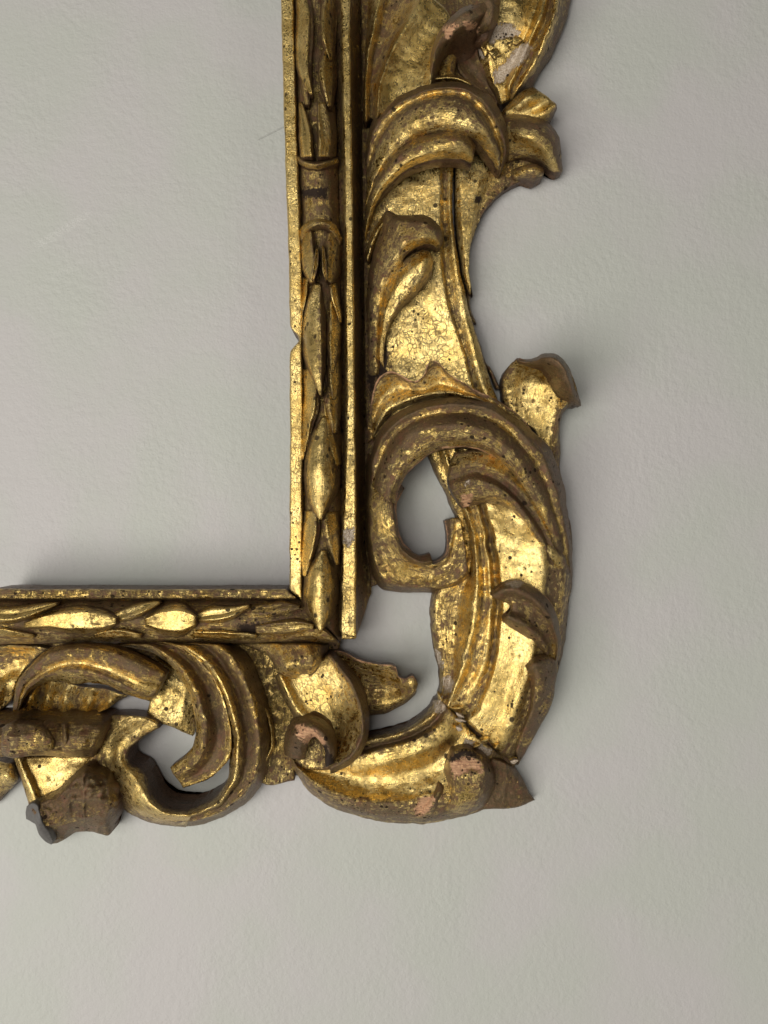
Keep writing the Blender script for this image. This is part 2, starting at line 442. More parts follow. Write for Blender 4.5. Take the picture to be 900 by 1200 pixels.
    cv[:nT, 0] = UU.ravel(); cv[:nT, 1] = VV.ravel(); cv[:nT, 2] = seed * 7.31 + 11
    cv[nT:2 * nT] = cv[:nT]; cv[2 * nT:, 2] = 5
    a_ = me.attributes.new('carve', 'FLOAT_VECTOR', 'POINT'); a_.data.foreach_set('vector', cv.ravel())
    at['craze'] = np.full(len(verts), CRAZE.get(tag, .3), np.float32)
    for q_, v in at.items():
        a_ = me.attributes.new(q_, 'FLOAT', 'POINT'); a_.data.foreach_set('value', v)
    me.materials.append(mat or GOLD)
    o = bpy.data.objects.new(name, me); col.objects.link(o)
    o.parent = parent or frame
    if label: o['label'] = label
    return o

# ---- losses, stains (drawing coordinates)
spot('bare', [(519, 33), (527, 27), (537, 29), (531, 36), (528, 47), (521, 44)], 'head')
spot('bare', [(543, 27), (551, 24), (560, 28), (560, 38), (554, 42), (548, 37)], 'head')
spot('gesso', [(569, 36), (580, 26), (600, 28), (611, 38), (604, 44), (588, 44), (576, 52), (569, 45)], 'stem_top')
spot('gesso', [(578, 84), (592, 72), (606, 56), (617, 50), (624, 55), (614, 72), (598, 84), (590, 96), (580, 98)], 'stem_top')
spot('gesso', [(556, 52), (566, 48), (572, 62), (566, 68), (558, 60)], 'stem_top')
spot('bare', [(345, 850), (353, 849), (367, 855), (380, 866), (384, 876), (372, 879), (358, 872), (348, 862)], 'knob')
spot('dark', [(370, 874), (382, 872), (388, 884), (396, 896), (384, 903), (372, 896)], 'knob')
spot('bare', [(526, 893), (540, 886), (552, 886), (565, 895), (566, 906), (552, 903), (540, 909), (532, 912)], 'lump')
spot('dark', [(531, 884), (545, 876), (558, 884), (560, 889), (546, 886), (530, 894), (524, 890)], 'lump')
spot('bare', [(491, 935), (508, 932), (509, 940), (502, 953), (488, 956), (486, 948)])
spot('bare', [(541, 580), (553, 579), (552, 590), (545, 596), (541, 590)], 'lobe')
spot('gesso', [(545, 565), (550, 563), (551, 568), (546, 570)], 'lobe')
spot('gesso', [(590, 682), (600, 680), (604, 677), (614, 677), (614, 684), (606, 688), (594, 688)], 'fang')
spot('gesso', [(510, 760), (514, 762), (519, 778), (518, 784), (513, 776)], 'limb')
spot('gesso', [(518, 796), (526, 792), (532, 800), (528, 810), (520, 812)], 'limb')
spot('gesso', [(507, 822), (515, 818), (524, 826), (520, 834), (510, 834)], 'foot')
spot('gesso', [(546, 866), (562, 872), (578, 880), (574, 886), (556, 880), (544, 874)], 'foot')
spot('dark', [(352, 220), (384, 219), (383, 233), (354, 231)], 'bead')
spot('dark', [(372, 263), (383, 262), (384, 270), (375, 272)], 'bead')
spot('dark', [(279, 732), (304, 730), (305, 744), (280, 743)], 'hbead')
spot('dark', [(433, 386), (445, 382), (452, 400), (455, 438), (440, 444), (434, 470), (430, 440)], 'ground')
spot('dark', [(555, 230), (563, 229), (566, 235), (561, 238), (556, 236)], 'ground')
spot('dark', [(540, 825), (550, 832), (556, 845), (548, 852), (538, 838)], 'foot')
spot('gesso', [(402, 621), (414, 618), (416, 632), (408, 641), (402, 634)], 'fillet')

spot('gesso', [(480, 780), (640, 780), (640, 920), (480, 920)], 'crust')
# ================================================================= the sight moulding
def lx(y): return float(np.interp(y, [-10, 150, 250, 300, 500, 700], [329, 333, 336.5, 338.5, 340, 339]))
ys = [-12, 60, 130, 200, 260, 320, 376, 386, 391, 398, 402, 408, 418, 470, 540, 610, 660, 688]
notch = {386: 3, 391: 8, 398: 11, 402: 9, 408: 4, 376: 0.5}
def vline(off, yend, ynotch=False):
    p = [(lx(y) + off + (notch.get(y, 0) if ynotch else 0), y) for y in ys[:-1]]
    return p + [(lx(690) + off, yend)]
patch('sight_fillet', [(vline(0, 690, True), 60, .1), (vline(2, 692, True), 62, .05), (vline(13, 703), 62, .05), (vline(15, 706), 58, .6), (vline(18, 709), 50, .95)], base=14, step=1.9, edge=.7, tag='fillet', rough=.45, chip=1.5)
bead_up = patch('bead', [(vline(14.5, 705), 46, 1), (vline(18, 710), 55, .8), (vline(25, 718), 62, .55), (vline(37, 730), 66, .65), (vline(50, 742), 62, .8), (vline(58, 749), 52, .95), (vline(61, 751), 48, .9)], base=20, step=2.2, edge=1, tag='bead', rough=1.0)  # right half browner, shade painted into the colour; edges dark between leaves
def rline(off, yend): return [(float(np.interp(y, [-10, 250, 500, 700], [400, 405, 407, 400])) + off, y) for y in ys[:-1]] + [(400 + off, yend)]
def rout(off, yend): return [(float(np.interp(y, [-10, 250, 500, 700], [409, 412.5, 415.5, 416.5])) + off, y) for y in ys[:-1]] + [(416.5 + off, yend)]
patch('outer_fillet', [([(p[0] - 9, p[1]) for p in rline(0, 738)], 44, .9), ([(p[0] - 3, p[1]) for p in rline(0, 739)], 50, .7), (rline(0, 740), 60, .1), (rline(2, 743), 61, .05), (rout(-1, 748), 61, .05), (rout(1, 748), 60, .2)], base=14, step=1.8, edge=.7, tag='fillet', rough=.5)
def cove(off, ye): return [(float(np.interp(y, [-10, 250, 500, 700], [410, 413, 416, 417])) + off, y) for y in ys[:-2]] + [(417 + off, ye)]
patch('cove', [(cove(0, 746), 57, .75), (cove(3, 741), 38, .9), (cove(9, 722), 24, .85), (cove(16, 700), 17, .7), (cove(18, 696), 20, .3)], base=4, step=2.2, edge=.8, rough=.5, tag='cove')
patch('fillet_end', [([(398, 735), (400, 742), (401, 749)], 55, .3), ([(407, 742), (407, 746), (408, 749)], 57, .3), ([(416, 744), (416.5, 747), (416.5, 749)], 57, .3)], base=16, edge=1, step=1.6, tag='fillet', rough=.3)

# leaves laid on the bead: spine points, half widths left and right
BEADV = lambda x, y: float(np.interp(x - lx(y), [14.5, 18, 25, 37, 50, 58, 61], [50, 58, 66, 70, 64, 54, 48]))
def laurel(sp, wl, wr, rise=6, w=(.35, .3, .5), parent=None, horiz=False, rib=0.0, tag=None, bez=None, sink=-2.5, tipz=0):
    hz = bez is not None
    bez = bez or BEADV
    sp = np.array(sp, float); T = np.gradient(sp, axis=0); T /= np.hypot(T[:, 0], T[:, 1])[:, None]
    N = np.stack([T[:, 1], -T[:, 0]], 1)     # to the right when walking down
    k = len(sp); wl = np.interp(np.linspace(0, 1, k), np.linspace(0, 1, len(wl)), wl); wr = np.interp(np.linspace(0, 1, k), np.linspace(0, 1, len(wr)), wr)
    rl = []
    for f, up, ww in ((-1, -sink, .9), (-.84, rise * .75, w[2]), (-.52, rise * 1.45, w[0] - .12), (0, rise + rib, w[1] - .1), (.52, rise * 1.4, w[0]), (.82, rise * .5, w[2]), (1, -sink, .95)):  # leaf outlines kept darkest, drawing brown contour lines
        pts = [tuple(sp[i] + N[i] * f * (wl[i] if f < 0 else wr[i])) for i in range(k)]
        zz = [bez(*p) + up * (0.55 + .45 * math.sin(math.pi * min(1, (i + .5) / k))) - 2.5 + 6.5 * (i / (k - 1)) ** 1.3 for i, p in enumerate(pts)]
        zz = [z_ + (1.6 if abs(f) < .5 else 0) for z_ in zz]
        rl.append((pts, zz, min(1, ww + (0.18 if (f > 0 and not hz) else -.05))))  # right halves of upright leaves darkened, shade painted into the colour
    return patch('laurel_leaf', rl, parent=bead_low if hz else bead_up, thick=12, step=1.6, edge=1.6, rough=.8, seed=float(sp[0, 1]), tag=tag, chip=.3)
L = laurel
# N points towards +x when walking down (T=(0,1) -> N=(1,0))
L([(352, -14), (354, 20), (353, 55), (356, 85), (365, 110)], [6, 8, 8, 7, 2], [9, 13, 14, 9, 2], 7, (.2, .25, .7))
L([(385, -14), (384, 15), (384, 45), (388, 70)], [6, 9, 8, 2], [9, 12, 10, 3], 6, (.5, .4, .8))
L([(386, 58), (384, 80), (384, 100), (386, 124)], [8, 11, 9, 3], [8, 11, 10, 4], 6, (.45, .4, .85))
L([(355, 84), (357, 100), (360, 122)], [5, 5, 3], [5, 5, 3], 3, (.7, .6, .9))
L([(352, 120), (356, 135), (359, 155), (361, 183)], [2, 6, 9, 10], [2, 5, 7, 8], 9, (.05, .1, .6))
L([(374, 120), (376, 140), (378, 160), (378, 183)], [3, 5, 6, 6], [12, 16, 17, 16], 7, (.5, .3, .8))
patch('band', [([(345, 178), (356, 186), (370, 189), (384, 187), (396, 184)], [54, 64, 69, 66, 55], .9), ([(345, 182), (356, 190), (370, 193), (384, 190), (396, 187)], [58, 71, 76, 73, 59], .6), ([(345, 187), (356, 195), (370, 198), (384, 195), (397, 190)], [54, 66, 71, 67, 55], .3)], thick=12, edge=.8, step=1.5, rough=.5)
patch('band', [([(349, 282), (352, 268), (362, 259), (377, 256), (392, 262), (401, 280)], [52, 62, 70, 72, 66, 52], .3), ([(351, 288), (355, 273), (364, 264), (377, 261), (390, 267), (399, 286)], [56, 66, 76, 78, 70, 55], .4), ([(354, 293), (358, 279), (367, 270), (377, 267), (387, 272), (396, 291)], [54, 62, 69, 71, 66, 52], .9)], thick=12, edge=.8, step=1.5, rough=.5, label='arched collar ridge on the bead')
L([(361, 270), (360, 292), (362, 312), (367, 330)], [6, 10, 10, 5], [6, 12, 10, 3], 8, (.5, .35, .8))
L([(389, 272), (391, 292), (390, 312), (385, 330)], [6, 12, 10, 3], [6, 11, 11, 6], 6, (.6, .5, .9))
L([(372, 290), (371, 302), (369, 318), (366, 328)], [1.5, 4, 5, 3], [1.5, 3.5, 3, 2], 13, (.6, .4, .9))
L([(378, 288), (379, 302), (381, 318), (383, 328)], [1.5, 3, 3, 2], [1.5, 3.5, 4, 2.5], 13, (.5, .3, .9))
L([(358, 326), (357, 345), (353, 370), (352, 396)], [5, 6, 4, 1.5], [5, 4, 3, 1.5], 7, (.15, .2, .5))
L([(390, 332), (393, 350), (399, 378)], [5, 5, 2], [6, 6, 2], 7, (.3, .3, .8))
L([(391, 352), (392, 380), (391, 410), (389, 436)], [7, 9, 8, 2], [8, 10, 9, 2], 7, (.45, .4, .8))
L([(392, 418), (392, 436), (392, 452), (391, 468)], [7, 9, 7, 2], [7, 9, 8, 2], 6, (.4, .35, .8))
L([(372, 332), (369, 355), (366, 385), (368, 415), (372, 440), (375, 463)], [6, 11, 15, 13, 8, 2], [5, 11, 17, 15, 8, 2], 9, (.35, .3, .7), rib=2)
L([(361, 432), (364, 455), (361, 480), (357, 512), (354, 540)], [10, 11, 10, 7, 2], [7, 10, 12, 7, 2], 7, (.1, .1, .5))
L([(390, 452), (391, 470), (392, 490), (392, 507)], [8, 12, 8, 3], [9, 10, 7, 3], 6, (.6, .45, .8))
L([(380, 470), (384, 490), (389, 520), (396, 545)], [3, 5, 5, 3], [3, 5, 6, 5], 5, (.4, .3, .8))
L([(381, 488), (378, 510), (376, 540), (375, 570), (375, 592), (376, 609)], [4, 14, 21, 19, 12, 2], [3, 12, 22, 22, 12, 2], 10, (.15, .25, .75), rib=2.5)
L([(364, 598), (364, 620), (361, 645), (357, 675)], [9, 12, 10, 3], [9, 11, 9, 3], 7, (.15, .2, .7))
L([(388, 600), (390, 620), (392, 640), (396, 662)], [9, 12, 9, 3], [9, 10, 7, 3], 6, (.4, .4, .8))
L([(379, 645), (377, 665), (375, 690), (375, 715), (376, 739)], [4, 16, 22, 18, 3], [4, 16, 22, 18, 3], 10, (.25, .25, .75), rib=3)

# horizontal sight moulding, cut on the mitre
def hl(y, xe, x0=-12, n=14): return [(x, y) for x in np.linspace(x0, xe, n)]
patch('sight_fillet', [(hl(690.5, 334), 60, .35), (hl(692.5, 337), 62, .6), (hl(700.5, 346), 61, .5), (hl(702, 348), 57, .8), (hl(704, 350), 52, .9)], base=14, step=2.2, edge=1.4, tag='fillet', rough=.6, label='top fillet of the bottom rail, rubbed brown gold')
bead_low = patch('bead', [(hl(703, 349), 52, .9), (hl(707, 354), 59, .9), (hl(716, 362), 65, .85), (hl(728, 373), 69, .75), (hl(740, 384), 64, .6), (hl(748, 393), 56, .6), (hl(754, 397), 46, .8)], base=16, step=2.2, edge=1, tag='hbead', rough=1.1)
BEADH = lambda x, y: float(np.interp(y, [703, 707, 716, 728, 740, 748, 752], [52, 60, 66, 70, 64, 56, 48]))
def LH(sp, wl, wr, rise, w, **k): return laurel(sp, wl, wr, rise + 2, (w[0], w[1], w[2] * .6), bez=BEADH, **k)
# walking right: T=(1,0) -> N=(0,-1): wr is upwards, wl downwards
LH([(-14, 718), (10, 720), (35, 716), (66, 708)], [10, 12, 9, 2], [10, 10, 8, 2], 6, (.4, .3, .8))
LH([(-14, 742), (10, 741), (40, 746)], [6, 6, 2], [5, 5, 2], 3, (.4, .3, .6))
LH([(28, 733), (55, 728), (85, 727), (115, 727), (136, 727)], [4, 12, 16, 16, 6], [4, 12, 17, 15, 6], 9, (.3, .25, .75))
LH([(128, 726), (150, 719), (170, 712), (187, 706)], [5, 9, 7, 2], [5, 9, 8, 3], 5, (.4, .3, .8))
LH([(110, 745), (135, 742), (165, 745)], [3, 7, 3], [3, 6, 3], 4, (.3, .3, .5))
LH([(170, 729), (185, 727), (200, 727), (215, 727), (229, 727)], [6, 16, 20, 19, 8], [5, 14, 20, 19, 8], 12, (.15, .35, .8))
LH([(228, 724), (245, 721), (268, 717), (292, 710)], [4, 10, 10, 2], [4, 11, 7, 2], 7, (.1, .2, .6))
LH([(226, 743), (262, 744), (300, 746)], [5, 7, 3], [5, 6, 3], 4, (.3, .3, .5))
LH([(290, 716), (312, 713), (332, 710), (352, 712)], [8, 11, 9, 3], [8, 8, 6, 2], 3, (.8, .8, .9))
LH([(300, 738), (325, 735), (350, 733), (368, 735)], [6, 11, 10, 4], [6, 8, 8, 4], 6, (.6, .5, .8))
LH([(345, 746), (362, 741), (378, 742), (392, 750)], [3, 6, 7, 2], [3, 6, 7, 2], 5, (.7, .6, .8))

# ================================================================= grounds (the flat carcase behind the ornament)
patch('carcase', [([(422, -12), (424, 60), (424, 130)], 14), ([(500, -12), (500, 60), (500, 130)], 14), ([(590, -12), (600, 60), (592, 128)], 10)], base=3, rough=.5, tag='back', wear_shade=.7, label='shadowed ground behind the upper scrolls')
patch('carcase', [([(424, 150), (425, 250), (427, 350), (428, 440), (430, 520)], 20, .75), ([(440, 150), (440, 250), (445, 350), (450, 440), (455, 500)], 17, .5), ([(470, 160), (470, 250), (470, 350), (478, 440), (490, 480)], 21, .0),
   ([(500, 160), (500, 250), (503, 330), (530, 440), (545, 480)], 25, .0), ([(515, 160), (515, 250), (518, 330), (544, 420), (560, 480)], 28, .1), ([(521, 160), (521, 260), (524, 335), (553, 440), (566, 480)], 22, .6), ([(527, 160), (528, 260), (538, 335), (560, 430), (576, 480)], 27, .1), ([(532, 160), (531, 260), (545, 345), (567, 420), (586, 478)], 23, .3)],
   base=3, rough=.9, tag='ground', label='bright crackled gold ground between the leaves')
patch('carcase', [([(534, 150), (534, 260), (543, 325), (549, 345)], 20, .4), ([(540, 150), (541, 240), (546, 310), (551, 344)], 25, .15), ([(575, 150), (560, 210), (550, 290), (551, 335)], 24, .2), ([(598, 150), (590, 185), (568, 235), (551, 290), (549, 324), (553, 344)], 17, .4), ([(634, 165), (632, 207), (608, 214), (588, 226), (570, 244), (557, 268), (550, 298), (549, 322), (554, 346)], 15, .8)], base=3, rough=.8, tag='ground', label='rear board with a smooth concave outline')
# splinters along the split
for a in ([(542, 330), (546, 345), (547, 360), (553, 378)], [(557, 400), (564, 420), (571, 432)], [(570, 428), (576, 440), (582, 455)]):
    patch('splinter', [(a, 13, .9), ([(x + 3, y) for x, y in a], 14, .8), ([(x + 5, y + 1) for x, y in a], 11, .9)], base=3, edge=.8, step=1.5, rough=1.2, side_wear=1)
# chisel ridge on the ground
patch('carcase', [([(426, 500), (428, 560), (430, 640), (434, 688)], 14, .8), ([(438, 500), (438, 560), (440, 640), (445, 685)], 14, .8), ([(452, 480), (448, 560), (455, 640), (470, 685)], 11, .9)], base=3, rough=.5, tag='back')
patch('carcase', [([(-12, 748), (100, 748), (200, 748), (300, 748), (400, 748)], 18, .6), ([(-12, 768), (100, 764), (200, 765), (300, 775), (394, 770)], 14, .6), ([(-12, 790), (60, 775), (130, 770), (215, 795), (300, 800), (380, 790)], 9, .8)], base=3, rough=.5, tag='back')
patch('carcase', [([(288, 755), (292, 800), (298, 860), (296, 905)], 12, .6), ([(312, 755), (318, 800), (322, 860), (312, 920)], 18, .5), ([(345, 755), (345, 800), (345, 860), (344, 915)], 14, .6)], base=3, rough=1.2, tag='back')

# ================================================================= top: big scroll leaf, its volute and stem
patch('acanthus_leaf', [
   ([(425, 140), (426, 100), (428, 65), (430, 30), (433, -12)], 16, .3),
   ([(429, 142), (429, 100), (431, 70), (437, 40), (446, -12)], 32, .05),
   ([(434, 140), (435, 104), (438, 72), (446, 40), (462, -12)], 22, .7),
   ([(439, 138), (440, 106), (448, 70), (463, 34), (486, -12)], 28, .55),
   ([(443, 136), (445, 104), (456, 68), (474, 34), (500, -8)], 42, .05),
   ([(446, 134), (449, 102), (461, 68), (480, 36), (508, -2)], 40, .1),
   ([(458, 130), (462, 98), (473, 68), (492, 38), (518, 6)], 37, .0),
   ([(474, 122), (478, 97), (486, 72), (502, 46), (526, 16)], 36, .0),
   ([(490, 116), (494, 96), (499, 74), (510, 52), (530, 26)], 39, .0),
   ([(503, 112), (506, 92), (508, 72), (516, 54), (532, 32)], 45, .3)], base=6, rough=.7, seed=2, tag='c', label='fanned flutes of the uppermost leaf with a broad bright hollow')
patch('volute', [   # brown rolled rim running up and over into the curl
   ([(501, 108), (502, 84), (506, 60), (514, 38), (527, 21), (541, 10), (556, 3), (570, -10)], [30, 36, 44, 52, 58, 60, 58, 54], .85),
   ([(505, 106), (506, 84), (511, 60), (520, 40), (533, 26), (547, 16), (562, 8), (578, -8)], [38, 46, 56, 64, 70, 72, 70, 66], .95),
   ([(509, 104), (510, 84), (516, 62), (525, 44), (538, 32), (552, 22), (567, 14), (586, -4)], [34, 42, 52, 62, 68, 72, 70, 66], .9),
   ([(512, 100), (514, 84), (521, 64), (529, 49), (540, 40), (555, 31), (568, 24), (586, 8)], [22, 28, 38, 50, 58, 62, 58, 50], .85)], base=8, rough=.7, tag='head', label='brown rolled rim of the upper volute')
patch('volute_eye', [
   ([(556, -10), (570, -14), (582, -6), (586, 8), (584, 22), (576, 34), (566, 42)], [52, 54, 52, 48, 46, 44, 40], .9),
   ([(554, -2), (566, -4), (575, 0), (578, 10), (576, 22), (570, 32), (563, 40)], [62, 68, 70, 70, 68, 62, 48], .85),
   ([(552, 6), (560, 6), (567, 8), (569, 15), (568, 24), (563, 32), (559, 40)], [60, 66, 68, 68, 66, 60, 46], .95),
   ([(548, 16), (554, 15), (560, 17), (561, 23), (560, 29), (557, 35), (555, 40)], [52, 56, 58, 58, 56, 50, 40], 1)], thick=26, rough=.7, tag='head', edge=3, label='small purplish brown knob of the upper volute')
patch('inner_wall', [([(510, 98), (512, 82), (516, 66), (522, 52)], 26, .5), ([(519, 98), (521, 84), (525, 68), (530, 54)], 30, .35), ([(532, 98), (533, 84), (536, 68), (540, 54)], 24, .7)], base=5, rough=.6, tag='c')
patch('inner_wall', [([(506, 88), (520, 87), (534, 88), (550, 94)], 26, .5), ([(506, 92), (520, 91), (534, 92), (552, 99)], 36, .1), ([(504, 100), (520, 98), (536, 99), (556, 106)], 24, .6)], base=5, rough=.8, tag='c', edge=1.2)
patch('inner_wall', [([(530, 46), (532, 66), (540, 88), (560, 108), (580, 124)], 16, .9), ([(546, 44), (546, 64), (554, 84), (572, 102), (590, 118)], 13, .95), ([(560, 40), (560, 60), (568, 78), (584, 94), (600, 112)], 20, .8)], base=4, rough=1.4, tag='c')
patch('stem', [
   ([(566, -12), (566, 20), (560, 50), (566, 80), (578, 108), (584, 122)], [20, 20, 22, 20, 18, 16], .5),
   ([(586, -12), (582, 20), (574, 50), (576, 80), (584, 106), (588, 122)], [36, 38, 34, 28, 24, 20], .15),
   ([(608, -12), (602, 20), (594, 50), (588, 80), (588, 104), (590, 121)], [38, 38, 32, 26, 24, 20], .0),
   ([(632, -12), (624, 22), (612, 48), (600, 76), (592, 102), (592, 120)], [34, 34, 30, 26, 24, 20], .1),
   ([(641, -12), (634, 18), (622, 46), (608, 76), (598, 100), (595, 119)], [44, 44, 40, 34, 30, 22], .05),
   ([(647, -12), (640, 20), (629, 48), (614, 78), (602, 100), (598, 118)], [34, 34, 32, 28, 24, 20], .7),
   ([(655, -12), (647, 24), (636, 54), (622, 80), (608, 102), (600, 118)], [44, 44, 40, 34, 28, 20], .3),
   ([(663, -12), (655, 28), (643, 58), (628, 84), (614, 104), (600, 119)], [26, 26, 26, 22, 18, 14], .8),
   ([(671, -12), (662, 28), (648, 62), (632, 86), (624, 102), (602, 121)], [12, 12, 12, 12, 10, 8], .9)], base=3, rough=1.3, tag='stem_top', seed=5)
for a in ([(560, 50), (566, 46), (573, 58), (570, 66)], [(585, 42), (594, 38), (604, 46), (598, 56)], [(574, 60), (584, 56), (590, 62), (580, 68)], [(596, 46), (604, 40), (612, 46), (604, 52)]):
    patch('gesso_flake', [(a[:2], 31, .1), ([a[3], a[2]], 33, .1)], thick=3, edge=1.4, step=1.4, rough=2.4, seed=a[0][0])

# small folded leaf and leaf B to the right of the tip
patch('leaf_fold', [([(588, 132), (600, 118), (612, 107), (625, 102)], [20, 24, 26, 24], .5), ([(590, 136), (606, 124), (620, 114), (634, 108)], [24, 32, 38, 34], .0), ([(596, 140), (612, 133), (630, 126), (646, 117)], [24, 28, 30, 32], .1), ([(602, 142), (618, 138), (634, 134), (652, 122)], [22, 28, 32, 36], .4), ([(606, 146), (622, 144), (640, 145), (653, 128)], [16, 20, 22, 20], .9)], base=4, rough=1.0, edge=2.5, seed=8)
patch('acanthus_leaf', [
   ([(574, 140), (594, 133), (614, 133), (636, 140), (650, 152), (657, 170), (660, 200)], [20, 24, 28, 30, 30, 26, 20], .9),
   ([(576, 150), (596, 142), (614, 142), (632, 149), (645, 160), (653, 178), (658, 201)], [28, 34, 42, 44, 42, 36, 22], .9),
   ([(580, 165), (598, 156), (612, 156), (628, 162), (640, 172), (648, 186), (655, 201)], [32, 38, 46, 48, 46, 38, 24], .35),
   ([(584, 180), (598, 172), (612, 170), (624, 174), (634, 181), (641, 190), (648, 200)], [28, 32, 36, 38, 38, 32, 22], .2),
   ([(588, 195), (600, 188), (612, 184), (622, 184), (630, 187), (636, 191), (640, 197)], [18, 20, 24, 26, 26, 24, 18], .7)], base=6, rough=1.0, seed=11)
patch('leaf_tip', [([(600, 200), (612, 194), (626, 192), (636, 196)], [18, 24, 28, 24], .8), ([(602, 206), (614, 201), (626, 199), (637, 203)], [22, 30, 34, 28], .5), ([(606, 211), (616, 209), (626, 211), (635, 209)], [18, 22, 24, 20], .9)], base=5, rough=1.6, edge=2, seed=13)

# ================================================================= leaf A, the upper arch
patch('acanthus_leaf', [
   ([(427, 178), (435, 146), (451, 124), (476, 107), (510, 97), (545, 98), (574, 113), (591, 142), (596, 175), (588, 201)], [20, 24, 30, 36, 40, 42, 42, 40, 36, 30], .85),
   ([(428, 192), (438, 155), (456, 131), (480, 114), (512, 104), (543, 105), (568, 121), (584, 148), (591, 176), (587, 200)], [24, 36, 46, 54, 60, 64, 64, 60, 52, 36], .95),
   ([(429, 200), (441, 162), (459, 137), (483, 119), (513, 109), (541, 110), (564, 126), (579, 150), (587, 176), (586, 199)], [22, 34, 44, 51, 56, 60, 60, 57, 48, 35], .3),
   ([(429, 208), (443, 169), (462, 144), (485, 127), (514, 117), (540, 118), (560, 132), (575, 153), (584, 177), (585, 199)], [23, 38, 50, 60, 67, 71, 71, 66, 55, 35], .75),
   ([(429, 222), (444, 184), (464, 157), (488, 140), (514, 132), (538, 131), (557, 142), (571, 158), (580, 178), (584, 199)], [24, 38, 52, 63, 71, 76, 76, 70, 56, 35], .35),
   ([(428, 236), (442, 200), (464, 171), (488, 153), (514, 145), (537, 144), (554, 152), (567, 163), (576, 180), (583, 198)], [23, 36, 49, 60, 68, 73, 72, 65, 52, 34], .3),
   ([(428, 246), (441, 210), (462, 182), (487, 163), (513, 155), (535, 154), (550, 159), (562, 168), (572, 183), (582, 198)], [22, 30, 42, 52, 60, 65, 64, 56, 46, 32], .5)], base=None, thick=22, rough=1.1, seed=21, edge=3, tag='a')
patch('acanthus_leaf', [
   ([(428, 240), (440, 206), (461, 179), (486, 161), (512, 154), (534, 153), (548, 158), (558, 170)], [20, 28, 40, 50, 57, 62, 60, 52], .6),
   ([(427, 256), (439, 220), (458, 193), (483, 174), (508, 165), (532, 164), (547, 170), (557, 179)], [24, 38, 52, 62, 70, 74, 72, 60], .75),
   ([(427, 272), (437, 236), (454, 210), (478, 189), (504, 178), (528, 174), (544, 178), (555, 185)], [24, 36, 48, 58, 66, 70, 68, 60], .2),
   ([(427, 288), (436, 250), (451, 222), (474, 200), (500, 188), (526, 185), (543, 187), (554, 190)], [18, 24, 34, 44, 52, 56, 54, 50], .3)], thick=22, rough=1.1, seed=23, edge=2.6, tag='a', label='lower flute of the upper arched leaf ending in a small nib')

# ridge and hook leaf D
patch('rib', [([(427, 300), (432, 280), (440, 264), (450, 250)], 22, .4), ([(430, 304), (436, 284), (444, 268), (455, 254)], 32, .05), ([(434, 308), (440, 290), (448, 274), (460, 258)], 20, .6)], base=6, edge=1, step=1.8, rough=.7)
patch('acanthus_leaf', [
   ([(428, 440), (428, 380), (430, 335), (437, 295), (447, 262), (453, 247), (466, 252), (482, 252), (497, 252), (510, 259), (518, 270), (520, 281)], [16, 18, 20, 24, 30, 34, 38, 42, 46, 46, 44, 38], .8),
   ([(434, 440), (434, 380), (437, 335), (445, 300), (457, 274), (464, 264), (473, 262), (486, 262), (499, 263), (509, 269), (515, 277), (518, 284)], [20, 24, 30, 38, 46, 50, 54, 58, 62, 60, 54, 42], .7),
   ([(440, 440), (440, 385), (444, 345), (453, 314), (465, 294), (472, 283), (480, 278), (490, 276), (500, 276), (508, 279), (513, 283), (516, 288)], [20, 26, 32, 42, 50, 54, 58, 62, 64, 60, 54, 42], .45),
   ([(446, 440), (445, 390), (449, 356), (458, 330), (468, 312), (475, 300), (483, 293), (491, 289), (499, 286), (506, 286), (510, 288), (512, 291)], [14, 20, 26, 34, 40, 44, 48, 50, 52, 50, 46, 38], .3)], thick=20, rough=1.0, seed=31, edge=2.6, tag='d')
patch('acanthus_leaf', [
   ([(442, 420), (444, 385), (448, 350), (459, 322), (474, 304), (490, 294), (502, 293), (508, 302)], [16, 20, 26, 34, 40, 44, 44, 36], .5),
   ([(446, 425), (448, 390), (454, 360), (468, 334), (484, 316), (496, 306), (503, 304), (508, 307)], [18, 26, 34, 44, 50, 54, 52, 40], .1),
   ([(449, 430), (451, 398), (458, 370), (473, 347), (488, 331), (498, 320), (504, 314), (508, 311)], [18, 26, 34, 42, 48, 50, 48, 40], .4),
   ([(451, 436), (452, 404), (458, 379), (473, 358), (490, 341), (502, 328), (507, 320), (508, 314)], [12, 16, 22, 28, 34, 36, 38, 36], .8)], thick=16, rough=.9, seed=33, edge=2.4, tag='d', label='lower lobe of the hooked leaf')

